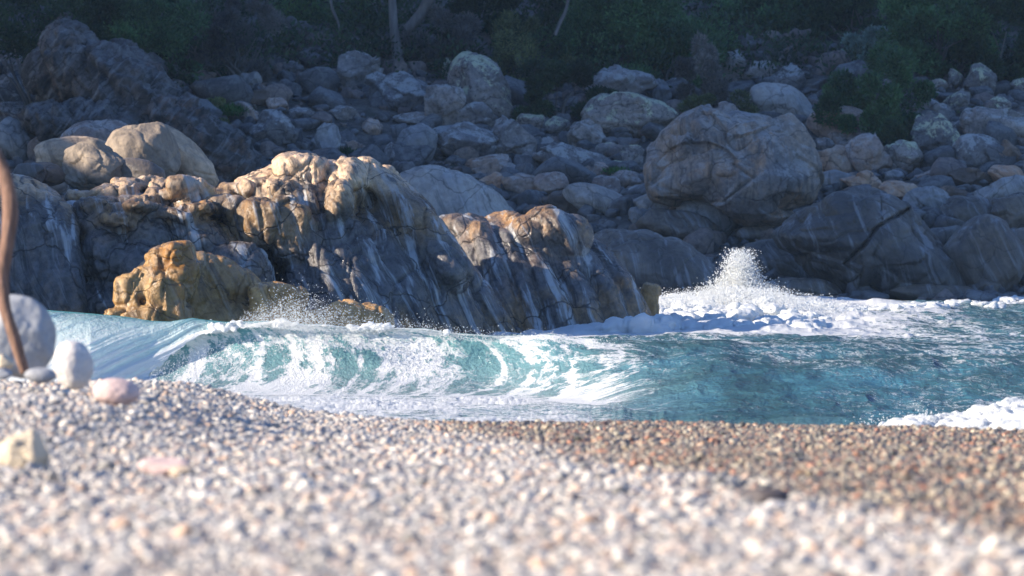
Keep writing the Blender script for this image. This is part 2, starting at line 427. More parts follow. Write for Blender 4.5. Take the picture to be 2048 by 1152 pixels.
BOUL = [
 (718,148,40,42,0,.8,'g','blocky grey boulder at the foot of the bushes, left of the flat-topped wedge boulder'),
 (802,187,62,40,-12,.7,'g','pale flat-topped wedge boulder with its point to the right'),
 (890,215,38,46,15,.7,'g','tall leaning grey slab between the wedge boulder and the tall lichened boulder'),
 (903,140,20,22,0,.8,'l','small pale block against the left side of the tall lichened boulder'),
 (958,238,37,32,0,.5,'g','rounded grey boulder at the foot of the tall lichened boulder'),
 (833,290,36,40,-20,.35,'b','smooth blue-grey egg-shaped boulder standing on end'),
 (925,287,72,40,-14,.6,'g','wide speckled boulder just right of the egg-shaped boulder'),
 (838,240,47,15,-4,.4,'g','low flat slab above the egg-shaped boulder'),
 (745,256,19,17,0,.5,'p','small pinkish rock left of the low flat slab'),
 (768,293,17,15,0,.6,'p','small pinkish rock left of the egg-shaped boulder'),
 (785,312,18,24,20,.6,'g','narrow grey rock tucked under the egg-shaped boulder on its left'),
 (1020,286,52,40,-22,.7,'g','angular mottled boulder right of the wide speckled boulder'),
 (1062,250,28,20,0,.5,'l','yellow-lichened rock in the dark gap under the round bush'),
 (1115,253,24,19,0,.4,'l','small rounded lichened rock under the round bush, right of its neighbour'),
 (1172,270,34,30,0,.8,'g','upright angular block left of the yellow-lichened slab'),
 (1138,322,72,34,-10,.6,'g','broad rough boulder in the middle of the bank'),
 (1255,234,88,44,-3,.5,'l','long flat-topped slab with yellow lichen left of the giant boulder'),
 (1242,176,64,36,5,.7,'g','peaked grey boulder behind the yellow-lichened slab'),
 (1312,184,28,24,-30,.5,'b','pale rounded boulder beside the peaked grey boulder'),
 (1360,178,29,22,-10,.7,'g','white-topped boulder with a dark underside at the edge of the bush'),
 (1368,224,38,16,-5,.6,'g','flat pale rock resting behind the giant boulder'),
 (1218,302,24,16,0,.6,'l','small lichened rock in the hollow left of the giant boulder, on the left'),
 (1262,314,22,22,0,.8,'l','small dark-sided lichened block in the hollow left of the giant boulder'),
 (1240,336,20,14,0,.4,'l','low mossy rock at the bottom of the hollow left of the giant boulder'),
 (978,334,38,20,8,.7,'p','brownish angular rock under the angular mottled boulder'),
 (1018,342,20,15,-20,.8,'b','small pale angular rock right of the brownish angular rock'),
 (992,364,30,17,-10,.5,'o','orange-tinted rock above the long smooth pale boulder'),
 (1042,368,36,18,0,.5,'p','flat pinkish rock behind the three lit cap stones'),
 (1102,368,32,24,-10,.4,'p','rounded pink rock in the centre of the bank'),
 (1138,408,46,28,-14,.7,'k','brown block with a dark front in the lower centre of the bank'),
 (1196,404,66,30,-16,.4,'b','pale sloping boulder leaning on the brown block'),
 (1213,376,26,22,0,.6,'p','pink angular rock above the pale sloping boulder'),
 (1250,362,32,20,-8,.4,'p','low rounded pinkish boulder left of the foot of the giant boulder'),
 (1282,390,38,18,14,.6,'g','tilted slab leaning against the foot of the giant boulder'),
 (1318,414,44,22,0,.5,'b','low grey boulder below the foot of the giant boulder'),
 (1288,437,28,20,-10,.5,'b','small pale boulder above the dark streaked dome'),
 (1488,414,52,28,-8,.6,'k','brown rock in the recess beneath the giant boulder'),
 (1415,436,60,40,-14,.25,'b','smooth blue-grey dome below the giant boulder'),
 (1356,456,76,32,-10,.3,'d','dark rounded boulder left of the smooth blue-grey dome'),
 (1514,467,38,18,0,.4,'d','small dark boulder left of the great dark wedge'),
 (1546,528,68,42,-10,.3,'d','dark dome behind the splash'),
 (1566,212,66,38,-25,.3,'b','smooth domed boulder above the giant boulder, half under the bushes'),
 (1678,250,58,36,-5,.4,'p','domed mauve boulder right of the giant boulder'),
 (1455,135,34,32,0,.8,'g','pointed pale boulder, highest of those above the giant boulder'),
 (1520,143,34,22,6,.6,'g','white-capped boulder in the middle of the three under the trees'),
 (1574,162,34,26,20,.6,'g','slanting white-topped boulder, right of the three under the trees'),
 (1736,313,44,42,-15,.8,'p','angular pink and white boulder right of the orange boulder'),
 (1668,328,36,34,0,.7,'o','orange boulder touching the right side of the giant boulder'),
 (1700,278,44,18,14,.6,'p','reddish slab lying above the orange boulder'),
 (1805,318,38,34,0,.7,'l','pale-topped boulder with a dark hollow beneath it'),
 (1824,284,24,16,0,.4,'g','small grey boulder above the pale-topped boulder'),
 (1872,280,42,50,25,.5,'l','tall leaning lichened boulder on the right of the bank'),
 (1853,228,46,30,8,.5,'g','broad pale boulder right of the trees, behind the tall leaning one'),
 (1915,207,25,25,0,.6,'l','square yellow-lichened boulder on the upper right'),
 (1960,162,29,31,0,.5,'l','tall yellowish boulder, largest of the top row on the right'),
 (1911,160,14,20,0,.6,'l','narrow upright pale stone left of the tall yellowish boulder'),
 (1876,142,14,20,-5,.6,'l','small pale stone at the top edge of the bank under the grey-green shrub'),
 (1878,172,18,14,0,.6,'l','small pale stone just below the top edge of the bank'),
 (1860,196,28,16,12,.6,'g','pale slab below the grey-green shrub'),
 (1999,212,21,18,0,.5,'l','round greenish lichened stone right of the square one'),
 (2042,180,24,20,0,.6,'l','pale boulder cut by the right edge near the top'),
 (1795,158,26,20,-30,.5,'g','leaning grey stone inside the bushes on the right'),
 (2000,256,72,36,-3,.5,'g','very wide flat grey boulder near the right edge'),
 (1951,308,52,36,0,.25,'g','round grey boulder below the very wide flat one'),
 (1920,266,22,22,0,.6,'g','small grey rock wedged left of the very wide flat boulder'),
 (2022,314,34,24,-20,.7,'k','brown angular rock right of the round grey boulder'),
 (2013,352,34,21,-8,.3,'o','smooth tan boulder near the right edge of the bank'),
 (1940,358,48,20,0,.5,'k','dark brown flat boulder below the round grey one'),
 (1856,362,24,19,0,.7,'p','small pink block left of the dark brown flat boulder'),
 (1788,354,18,13,0,.7,'b','small pale wedge rock under the dark hollow'),
 (1730,370,42,24,-20,.6,'o','ochre boulder right of the foot of the giant boulder'),
 (1680,362,42,20,-5,.5,'b','low grey boulder behind the peak of the great dark wedge'),
 (1804,388,42,22,-10,.5,'o','ochre rounded boulder behind the right shoulder of the dark wedge'),
 (1855,410,46,32,-10,.5,'b','grey lumpy boulder right of the dark wedge'),
 (1911,390,28,17,0,.7,'k','small square brown block above the dark boulders on the right'),
 (2018,388,60,30,10,.5,'b','grey sloping boulder at the right edge, halfway up the bank'),
 (1940,432,64,36,-8,.4,'d','dark rounded boulder right of the grey lumpy one'),
 (2022,436,48,40,10,.5,'d','dark angular boulder at the right edge above the big rounded one'),
 (1966,514,76,78,0,.3,'d','big dark rounded boulder rising from the water on the right'),
 (2050,515,44,55,0,.4,'d','dark boulder cut by the right edge above the water'),
 (1968,578,34,20,0,.4,'d','low dark rock at the waterline below the big rounded boulder'),
 (1606,582,72,24,-4,.4,'d','low dark rock washed by foam right of the splash'),
 (1722,576,32,15,0,.5,'d','small dark rock at the waterline under the great dark wedge'),
 (1872,588,86,20,-3,.4,'d','long low dark rock at the waterline right of the dark wedge'),
 (23,285,46,46,0,.2,'b','large smooth grey boulder cut by the left edge'),
 (100,302,42,28,0,.2,'p','smooth brown-grey boulder between the left edge and the pale smooth ones'),
 (60,242,88,30,-14,.5,'s','weathered sloping slab under the streaked overhang'),
 (20,132,27,24,0,.7,'s','craggy rock at the left edge beneath the trees'),
 (18,190,32,38,0,.6,'s','reddish craggy rock at the left edge, lower of two'),
 (414,154,18,13,0,.7,'p','small pinkish rock at the upper edge of the left slope under the bush'),
 (461,180,26,15,-10,.8,'p','pink angular rock among those above the left slope'),
 (500,164,20,18,0,.6,'b','pale round rock among those above the left slope'),
 (514,196,27,20,-20,.7,'k','dark-sided rock below the pale round rock on the left slope'),
 (556,212,22,15,-25,.7,'p','pink tilted rock right of the dark-sided rock'),
 (424,186,27,15,-15,.6,'p','flat pinkish rock above the mossy patch on the left slope'),
 (490,228,26,18,-30,.6,'p','pale pink rock at the middle of the left slope'),
 (548,262,44,36,-15,.6,'g','mottled grey boulder at the right end of the left slope'),
 (652,287,30,36,5,.7,'b','upright pale pointed stone above the sunlit summit rocks'),
 (586,140,20,14,-15,.7,'g','small grey rock high on the rubble between the bushes'),
 (633,163,24,8,0,.6,'g','thin pale ledge stone high on the rubble'),
 (606,235,28,18,-10,.7,'g','grey angular rock in the rubble above the pale pointed stone'),
 (690,230,30,16,-12,.7,'g','flat grey rock in the rubble under the blocky boulder'),
 (702,300,28,18,-10,.7,'p','pinkish rock in the rubble right of the pale pointed stone'),
 (470,325,60,26,-25,.4,'b','long smooth slab sloping down behind the sunlit rocks'),
 (1060,318,20,14,-10,.7,'g','small grey rock beneath the angular mottled boulder'),
 (1085,300,24,18,30,.7,'b','pale split rock right of the angular mottled boulder'),
 (1190,342,26,16,-5,.7,'p','small pink rock at the right end of the broad rough boulder'),
 (1650,290,18,14,0,.6,'g','small rock on the right shoulder of the giant boulder'),
 (1770,240,22,30,8,.6,'k','dark stump-shaped rock under the bushes on the right'),
 (1900,330,20,16,0,.6,'b','small blue-grey rock between the round boulder and the pale-topped one'),
]
for b in BOUL: boulder(*b)
boulder(0,0,0,0,0,.7,'G','giant rounded pink and grey boulder, largest on the bank', d=93, dep=.75, n=7,
  scoops=[(1390,350,92,70,.25),(1575,410,60,26,.12)], grooves=[([(1470,330),(1505,358),(1450,400),(1400,415)],3,.10),([(1500,240),(1520,300),(1510,360)],4,.06),([(1300,360),(1380,400)],4,.08)],
  outline=[(1292,400),(1284,345),(1298,295),(1335,250),(1380,222),(1425,208),(1500,222),(1575,238),(1612,272),(1640,325),(1648,372),(1638,405),(1590,425),(1540,448),(1480,440),(1440,425),(1380,410),(1330,410)])
boulder(0,0,0,0,0,.5,'d','great dark wedge-shaped boulder with a long diagonal crack, standing in the water', d=87.5, dep=.7, n=7,
  scoops=[(1600,560,75,45,.25)], grooves=[([(1815,420),(1750,458),(1725,495),(1690,525)],2.6,.22),([(1762,385),(1765,440)],2,.10),([(1690,525),(1720,550),(1700,570)],3,.12)],
  outline=[(1540,470),(1575,432),(1635,402),(1680,383),(1760,380),(1812,404),(1855,452),(1895,492),(1920,540),(1935,592),(1850,595),(1740,592),(1650,575),(1605,540),(1595,510),(1555,495)])
boulder(0,0,0,0,0,.4,'d','dark sloping slab with white streaks left of the splash', d=84.5, dep=.7, n=7,
  outline=[(1165,480),(1200,462),(1262,462),(1330,473),(1392,498),(1432,540),(1455,590),(1400,605),(1300,605),(1220,600),(1160,560)])
boulder(0,0,0,0,0,.3,'b','long smooth pale boulder behind the gap between the two streaked outcrops', d=87.5, dep=.5, n=7,
  outline=[(775,420),(795,350),(850,330),(900,333),(960,362),(1010,398),(1045,450),(1040,540),(920,600),(800,560)])
boulder(0,0,0,0,0,.6,'l','tall lichened boulder leaning at the foot of the trees, pale down its right edge', n=6, d=hit(970,245),
  outline=[(900,235),(896,180),(905,125),(940,104),(985,118),(1008,160),(1025,205),(1022,240),(990,250),(940,250)])
# rubble between the boulders
def rubble(n, name, label, sz, seed, mat, xr=(-13, 13), yr=(85, 109)):
    r_ = np.random.default_rng(seed)
    Vs, Fs, o = [], [], 0
    base = [rock_body(3, 100 + k, 1.0) for k in range(14)]
    for i in range(n):
        y = r_.uniform(*yr); x = r_.uniform(*xr) * y / 95
        s = sz * math.exp(r_.normal() * .55)
        V, Fc = base[r_.integers(14)]
        a = r_.uniform(0, 6.28); c, s_ = math.cos(a), math.sin(a)
        V = V * s * r_.uniform(.6, 1.2, 3) * (1, 1, .8)
        V = np.stack([V[:, 0] * c - V[:, 1] * s_, V[:, 0] * s_ + V[:, 1] * c, V[:, 2]], 1)
        V = V + (x, y, float(T(np.array([x]), np.array([y]))[0]) + s * .25)
        Vs.append(V); Fs.append(Fc + o); o += len(V)
    link(name, make_mesh(name, np.concatenate(Vs), np.concatenate(Fs), mat), kind='stuff', label=label, category='rubble')
rubble(5200, 'rubble', 'loose grey rubble filling the gaps between the boulders', .115, 4, BM['r'])
rubble(2200, 'pink_rubble', 'loose pinkish stones scattered over the boulder bank', .10, 5, BM['q'])

# ------------------------------------------------------------------ the sea-worn outcrops
def mass(prims, d0, voxel, smooth_it=3, name='x'):
    """union of ellipsoids and folds, remeshed; returns verts, faces, normals"""
    Vs, Fs, o = [], [], 0
    V0, Fc = ico(3)
    def add(cx, cy, rx, ry, rd, d, rot):
        nonlocal o
        k = d / F
        V = V0 * (rx * k, rd * k, ry * k); a = math.radians(rot); c, s = math.cos(a), math.sin(a)
        V = np.stack([V[:, 0] * c - V[:, 2] * s, V[:, 1], V[:, 0] * s + V[:, 2] * c], 1) + P(cx, cy, d)
        Vs.append(V); Fs.append(Fc + o); o += len(V)
    for p in prims:
        if p[0] == 'E':
            _, cx, cy, rx, ry, rd, d, rot = p
            add(cx, cy, rx, ry, rd, d0 + d, rot)
        elif p[0] == 'B':     # rounded block
            _, cx, cy, rx, ry, rd, d, rot = p
            k = (d0 + d) / F
            W = np.sign(V0) * np.abs(V0) ** 0.45; W = W / np.abs(W).max()
            V = W * (rx * k, rd * k, ry * k); a = math.radians(rot); c, s = math.cos(a), math.sin(a)
            V = np.stack([V[:, 0] * c - V[:, 2] * s, V[:, 1], V[:, 0] * s + V[:, 2] * c], 1) + P(cx, cy, d0 + d)
            Vs.append(V); Fs.append(Fc + o); o += len(V)
        else:                 # fold: list of (px, py, r, ddepth)
            pts = np.array(p[1], float); rd = p[2]
            seg = np.concatenate([[0], np.cumsum(np.hypot(np.diff(pts[:, 0]), np.diff(pts[:, 1])))])
            n = max(3, int(seg[-1] / (pts[:, 2].mean() * .3)))
            t = np.linspace(0, seg[-1], n)
            sm = [np.interp(t, seg, pts[:, j]) for j in range(4)]
            for x, y, r, dd in zip(*sm): add(x, y, r, r * 1.1, r * rd, d0 + dd, 0)
    me = make_mesh('tmp', np.concatenate(Vs), np.concatenate(Fs))
    ob = bpy.data.objects.new('tmp', me); COL.objects.link(ob)
    m = ob.modifiers.new('r', 'REMESH'); m.mode = 'VOXEL'; m.voxel_size = voxel
    if smooth_it:
        m2 = ob.modifiers.new('s', 'SMOOTH'); m2.factor = .5; m2.iterations = smooth_it
    ev = ob.evaluated_get(bpy.context.evaluated_depsgraph_get()); em = ev.to_mesh()
    nv = len(em.vertices); co = np.empty(nv * 3, np.float32); em.vertices.foreach_get('co', co)
    nr = np.empty(nv * 3, np.float32); em.vertices.foreach_get('normal', nr)
    nf = len(em.polygons); lt = np.empty(nf, np.int32); em.polygons.foreach_get('loop_total', lt)
    li = np.empty(len(em.loops), np.int32); em.loops.foreach_get('vertex_index', li)
    assert (lt == 4).all()
    ev.to_mesh_clear(); bpy.data.objects.remove(ob)
    return co.reshape(-1, 3).astype(float), li.reshape(-1, 4), nr.reshape(-1, 3).astype(float)

def outcrop(name, label, prims, d0, mat, voxel=0.03, lump=0.07, fold=0.06, joint=0.05, seed=1, lean=0.25, jscale=1.0, smooth_it=3, cat='rock outcrop', strata=None, chip=.022):
    V, Fc, N = mass(prims, d0, voxel, smooth_it)
    W = V.copy()
    q = V + 0.14 * np.stack([fbm(V * .9, 3, seed), fbm(V * .9 + 7, 3, seed + 1), fbm(V * .9 + 3, 3, seed + 2)], 1)
    W += N * (fbm(V * 1.1, 4, seed + 3) * lump)[:, None]
    if fold:
        s = np.stack([(q[:, 0] + q[:, 2] * lean) * 3.6, q[:, 1] * 1.2, q[:, 2] * .28], 1)
        side = np.clip(1.1 - np.abs(N[:, 2]) * 1.1, 0, 1)
        rg = ridged(s, 4, seed + 9, .6)
        W += N * ((np.minimum(rg, .35) - .1) * fold * 1.5 * side)[:, None]
    if strata:
        kx, kz, amp_ = strata
        l_ = math.hypot(kx, kz); a_ = (q[:, 0] * kx + q[:, 2] * kz) / l_; b_ = (q[:, 0] * kz - q[:, 2] * kx) / l_
        sv = np.stack([a_ * 2.6, q[:, 1] * 1.0, b_ * .45], 1)
        W += N * (ridged(sv, 4, seed + 40, .62) * amp_ + fbm(np.stack([a_ * 6, q[:, 1] * 2, b_ * 1.5], 1), 4, seed + 44) * amp_ * .8)[:, None]
    if joint:
        f1, f2 = worley(q * np.array([1.9, 1.0, 1.0]) * jscale + 5 * seed, seed)
        W -= N * (np.exp(-((f2 - f1) / .035)) * joint * 1.3)[:, None]
        f1, f2 = worley(q * np.array([3.6, 2, 2.6]) * jscale + 3 * seed, seed + 5)
        msk = sst(-.1, .4, fbm(V * .8, 2, seed + 20))
        W -= N * (np.exp(-((f2 - f1) / .07)) * joint * .5 * msk)[:, None]
    if chip:
        qq = q + .06 * np.stack([fbm(V * 4, 2, 1), fbm(V * 4, 2, 2), fbm(V * 4, 2, 3)], 1)
        sh = np.stack([qq[:, 0] + qq[:, 2] * lean * .8, qq[:, 1], qq[:, 2]], 1)
        W += N * (facets(sh * np.array([2.3, 1.6, 1.1]) * jscale, seed + 60, 1.0) * chip + facets(sh * np.array([5.5, 4, 4.0]) * jscale, seed + 70, 1.2) * chip * .40)[:, None]
    W += N * (fbm(V * 7, 3, seed + 30) * 0.010)[:, None]
    base = (W[:, 0].mean(), W[:, 1].mean(), W[:, 2].min())
    return link(name, make_mesh(name, W, Fc, mat), base, label=label, category=cat)

# left cliff
A = []
for x, top, r in [(-130,330,45),(-85,335,42),(-45,340,40),(-5,352,34),(30,352,30),(62,356,27),(92,372,26),(118,388,26),(140,405,24)]:
    A.append(('F', [(x-6, top+r, r*.75, .5), (x+4, top+r+60, r*.8, .05), (x+12, 560, r*.85, -.2), (x+14, 720, r*.95, -.3)], 1.6))
A += [('E',20,530,150,190,130,1.4,0), ('E',-60,420,120,90,200,2.5,0)]
outcrop('cliff_outcrop', 'dark cliff with vertical folds at the left edge behind the driftwood', A, 61.5, M_CLIFF, fold=.05, joint=.02, lean=.1, seed=3)

# dark mass with sunlit ledges, left of the main ridge
A = [('E',250,560,120,120,130,1.2,0),('E',350,520,130,110,140,1.4,-10),('E',430,560,110,120,120,1.2,0),
 ('E',210,460,75,48,110,.9,-18),('E',300,470,80,50,110,.8,-25),('E',390,480,90,50,100,.9,-20),
 ('E',215,520,70,60,90,.4,-30),('E',300,545,80,60,90,.3,-30),('E',470,570,80,90,90,.4,-20),
 ('E',200,620,90,60,80,.2,0),('E',450,650,140,60,80,.3,0),
 # flat ledges
 ('B',172,396,36,13,60,1.6,-8),('B',232,383,52,15,60,1.5,12),('B',250,402,60,14,60,1.0,4),('B',330,392,42,16,60,1.3,-14),
 ('B',205,412,45,14,50,.7,-6),('B',290,425,44,16,50,.6,8),('B',352,430,44,14,55,.6,-14),('B',265,368,42,12,50,1.9,-4),
 ('B',150,415,30,12,40,.9,10),('B',390,418,40,14,50,.8,8),('B',235,440,40,14,40,.3,-10),
 ('B',360,378,24,30,45,1.1,8),('B',392,380,16,26,40,1.2,-14),('B',410,390,16,22,40,1.3,-20),('B',430,405,20,16,40,1.3,-25),
 ('E',275,412,30,16,40,.3,0),('E',310,372,40,20,50,1.9,-8)]
outcrop('ledge_outcrop', 'low dark outcrop topped with wet sunlit ledges, between the left cliff and the main ridge', A, 61.6, M_CLIFF, seed=11, lump=.05, fold=.03, joint=.05, lean=-.3, jscale=1.3)

# main ridge sweeping down to the right
A = [('E',600,420,150,95,180,1.6,-5),('E',560,560,150,150,160,1.6,0),('E',720,520,150,170,200,2.2,0),('E',820,600,130,120,160,2.2,0),
 ('E',700,640,280,70,150,1.6,0),('E',660,400,120,80,160,2.0,0)]
# summit: a pale cap, a dome, a long draped shoulder, hanging lobes and a row of small blocks
A += [('B',602,347,56,38,90,1.25,-4),('E',575,360,34,34,70,1.1,0),('E',692,368,48,56,95,1.2,-12),('F',[(728,352,36,1.7),(790,398,38,1.5),(845,462,38,1.25),(900,545,42,.95)],2.2),
 ('E',622,415,31,54,90,.75,0),('E',674,414,31,60,95,.65,-8),('B',520,375,44,24,70,1.1,0),('B',470,380,30,18,60,1.2,0),('B',562,388,28,32,80,.8,0),('E',592,405,28,40,80,.7,0),
 ('B',445,392,26,16,50,1.0,-6),('E',530,362,64,14,70,1.6,2)]
# block at the left with the deep wet cleft
A += [('B',440,412,24,18,40,.2,10),('B',478,440,20,44,60,.2,12),('B',530,450,52,52,70,.1,-3),('B',585,470,36,66,70,.15,-4),('E',430,450,60,34,70,.7,-10),
 ('B',560,408,34,16,40,.1,6),('E',500,520,60,70,80,.5,0),('E',400,440,52,28,60,.6,-10)]
# folds; right ones farther away
for (x0, y0, x1, y1, x2, y2, x3, y3, r, d) in [
   (775,350, 850,440, 925,555, 1010,690, 26, 1.9),
   (755,372, 825,455, 893,565, 960,700, 28, 1.5),
   (730,400, 795,470, 855,580, 905,700, 30, 1.05),
   (705,430, 765,490, 812,590, 845,700, 32, .65),
   (680,440, 725,510, 765,600, 785,700, 34, .3),
   (650,440, 684,520, 712,600, 725,700, 36, .05),
   (615,440, 640,520, 660,600, 668,700, 36, -.05),
   (580,470, 596,540, 605,600, 612,700, 36, 0.1)]:
    A.append(('F', [(x0, y0, r*.8, d+.5), (x1, y1, r, d+.1), (x2, y2, r*1.25, d-.2), (x3, y3, r*1.6, d-.3)], 1.9))
outcrop('ridge_outcrop', 'main sunlit-topped ridge with pale streaked folds sweeping down to the right into the surf', A, 62.6, M_CLIFF, seed=21, lump=.05, fold=.07, joint=.05, lean=.42, voxel=.026, smooth_it=6)

# second ridge
A = [('E',1020,560,130,130,120,.9,0),('E',1100,600,110,120,105,.8,0),('E',950,520,90,90,100,1.1,0),('E',900,560,100,110,120,1.4,0),('E',1080,500,90,70,110,1.0,-20)]
A += [('E',1095,458,52,48,60,.6,-30),('E',1130,480,46,60,60,.7,-38),('E',1050,470,40,40,50,.5,0),('B',1022,440,20,20,40,.9,0),('E',992,436,18,12,30,1.0,10),('E',1075,440,30,26,40,.7,0),
 ('E',930,450,52,26,60,.9,-8)]
for (x0, y0, x1, y1, x2, y2, x3, y3, r, d) in [
   (1125,450, 1195,510, 1245,570, 1290,700, 24, 1.3),
   (1105,470, 1170,530, 1215,600, 1240,700, 27, .9),
   (1080,490, 1130,550, 1165,620, 1185,700, 30, .5),
   (1045,490, 1085,560, 1112,630, 1125,700, 31, .2),
   (1010,480, 1038,560, 1060,640, 1068,700, 31, .1),
   (960,462, 995,540, 1010,620, 1016,700, 30, .1),
   (925,455, 950,540, 965,620, 975,700, 28, .3),
   (890,450, 915,520, 932,600, 940,700, 26, .6)]:
    A.append(('F', [(x0, y0, r*.8, d+.4), (x1, y1, r, d), (x2, y2, r*1.2, d-.3), (x3, y3, r*1.6, d-.4)], 1.9))
outcrop('fold_outcrop', 'second rounded ridge with a sunlit dome and dark streaked flanks, right of the main ridge', A, 66.5, M_CLIFF, seed=31, chip=.018, lump=.04, fold=.07, joint=.025, lean=.42, voxel=.028, smooth_it=7)

# golden cone of blocks in the surf
A = [('E',340,600,90,100,90,.5,0),('B',352,520,40,38,50,0,8),('E',322,520,34,30,45,-.2,0),('E',345,508,24,24,40,-.3,0),('B',300,565,34,34,50,-.3,0),('B',262,580,20,34,40,-.4,4),
 ('B',245,582,16,30,40,-.35,-4),('B',320,585,28,38,50,-.35,0),('B',352,570,26,44,50,-.3,-6),('B',375,560,22,44,50,-.05,-14),('B',240,632,34,16,40,-.5,0),('B',290,632,36,24,40,-.5,0),
 ('B',345,625,30,26,40,-.4,8),('B',372,640,20,30,40,-.2,0),('E',430,580,70,70,80,.8,-25),('E',410,540,50,34,60,.7,-30),('E',470,560,60,30,60,.9,-18),('E',430,650,110,60,80,.6,0),
 ('E',300,670,110,50,70,0,0)]
outcrop('block_outcrop', 'golden wet cone of blocky rock standing in the surf on the left', A, 59.2, M_GOLD, chip=.012, seed=41, lump=.02, fold=.0, joint=.04, jscale=1.35, voxel=.022, smooth_it=2)
A = [('B',528,600,30,36,40,0,6),('E',515,640,30,26,36,-.1,0),('B',560,595,34,30,40,.35,-8),('E',590,610,22,40,40,.6,-20),('E',560,660,80,30,50,.2,0)]
outcrop('sea_stack', 'small golden block of rock with a bluish shaded top, right of the blocky cone', A, 59.6, M_GOLD, chip=.022, seed=43, lump=.02, fold=0, joint=.03, jscale=2.0, voxel=.022, cat='rock')
A = [('E',578,632,34,36,40,-.2,0),('E',690,640,50,42,50,0,8),('E',640,650,40,34,40,-.1,0),('E',740,650,50,44,50,.4,0),('E',660,680,130,40,60,.1,0)]
outcrop('surf_rock', 'rounded brown rocks awash behind the spray of the breaking wave', A, 60.0, M_GOLD, chip=.022, seed=44, lump=.02, fold=0, joint=.03, jscale=1.6, voxel=.022, cat='rock')
A = [('B',1300,592,20,24,30,0,-6),('B',1290,625,30,30,30,0,0)]
outcrop('orange_block', 'small square orange rock at the end of the second ridge beside the white water', A, 68, M_GOLD, chip=.022, seed=45, lump=.02, fold=0, joint=0.01, voxel=.022, cat='rock')

# crag and layered slope on the upper left
A = [('E',150,130,62,95,90,0,18),('E',195,180,48,62,80,-.4,10),('E',110,160,48,70,90,.6,20),('E',140,60,28,40,60,.6,10),('E',225,130,36,60,80,.6,-35)]
outcrop('crag', 'dark overhanging crag with rust-streaked face on the upper left', A, 98.5, BM['c'], chip=.07, voxel=.055, lump=.14, fold=.20, joint=.10, lean=-.15, seed=51, cat='crag')
A = [('E',300,215,170,70,120,1.0,-38),('E',400,290,150,60,120,.4,-36),('E',250,290,150,60,120,.2,-25),('E',330,340,170,50,100,0,-20),('E',270,150,60,36,80,1.6,-40),('E',150,260,120,40,110,.2,-15)]
outcrop('rock_slope', 'long layered rock slope running down to the right behind the pale boulders', A, 97.0, BM['c'], chip=.10, voxel=.06, lump=.16, fold=0, joint=.10, seed=52, strata=(.75, 1.0, .16), cat='rock slope')

# pale boulders lying on the left outcrop
boulder(188,338,60,50,0,.45,M_PALE,'domed tan boulder, half sunlit, on top of the left outcrop', d=65, n=6)
boulder(286,308,70,60,-10,.3,M_PALE,'tall smooth pale boulder right of the domed tan one', d=67.5, n=6)
boulder(362,316,80,36,-40,.3,M_PALE,'pale tapering slab leaning to the right with a sunlit lower end', d=68, n=6)
boulder(280,346,46,26,-8,.3,'d','low dark cap stone in front of the tall smooth pale boulder', d=65, n=5)
boulder(198,276,70,34,0,.3,'p','wide smooth boulder behind the domed tan one', d=78, n=6)
boulder(150,306,72,30,5,.2,M_PALE,'low pale slab left of the tall smooth boulder', d=69, n=5)
boulder(92,348,38,22,0,.3,'k','low brown stone at the edge of the left cliff top', d=65, n=5)
boulder(56,350,30,22,0,.3,'d','dark stone on the top of the left cliff', d=64.5, n=5)

# ------------------------------------------------------------------ beach
def beach_z(x, y):
    x = np.asarray(x, float); y = np.asarray(y, float)
    z = 1.07 - 0.0314 * (y - 11)
    z = z + 0.21 * sst(-1.1, -2.3, x) * sst(14, 24, y)
    z = z + 0.05 * sst(-0.3, -1.4, x) * sst(14, 24, y)
    z = z - 0.06 * sst(1.3, 3.6, x) * sst(18, 30, y)
    ye = 32.0 - 0.1 * x                      # brow of the beach, it falls to the water beyond
    z = z - 0.055 * np.maximum(y - ye, 0) ** 1.35
    p = np.stack([x.ravel() * 1.2, y.ravel() * .6, 0 * x.ravel()], 1)
    return np.maximum(z, -1.2) + 0.025 * fbm(p, 3, 77).reshape(x.shape)
def wetness(x, y):
    p = np.stack([x * 2.0, y * 1.0, 0 * x], 1)
    return sst(-0.28, 0.28, x - (-0.8 + (33 - y) * 0.104) + 0.22 * fbm(p, 3, 5))
def pebble_mat():
    m = NT('pebble_stone')
    r = m.n('ObjectInfo').outputs['Random']
    at = m.n('Attribute', attribute_name='wet', attribute_type='INSTANCER').outputs['Fac']
    dry = m.cramp(r, [(0, (.27, .265, .26)), (.12, (.42, .40, .38)), (.25, (.54, .51, .48)), (.36, (.34, .33, .33)), (.46, (.56, .45, .38)), (.55, (.66, .62, .56)),
                      (.66, (.42, .42, .42)), (.75, (.58, .50, .42)), (.84, (.70, .67, .62)), (.9, (.38, .32, .29)), (.95, (.56, .40, .30))], 'CONSTANT')
    wet = m.cramp(r, [(0, (.09, .09, .08)), (.12, (.20, .17, .14)), (.25, (.34, .28, .20)), (.36, (.14, .13, .12)), (.46, (.37, .23, .16)), (.55, (.44, .37, .27)),
                      (.66, (.22, .19, .16)), (.75, (.37, .25, .17)), (.84, (.44, .40, .31)), (.9, (.18, .11, .08)), (.95, (.42, .20, .12))], 'CONSTANT')
    tc = m.n('TexCoord').outputs['Object']
    n = m.noise(tc, 2.5, 4, .6)
    col = m.mix(at, dry, wet)
    col = m.mix(1.0, col, m.cramp(n, [(.3, (.8, .8, .8)), (.7, (1.15, 1.15, 1.15))]), 'MULTIPLY')
    col = m.mix(1.0, col, (.90, .88, .85), 'MULTIPLY')
    bs = m.n('BsdfPrincipled', {'Base Color': col, 'Roughness': m.math('MULTIPLY_ADD', at, -0.38, 0.75)})
    m.t.links.new(bs.outputs[0], m.out.inputs[0]); return m.m
M_PEB = pebble_mat()
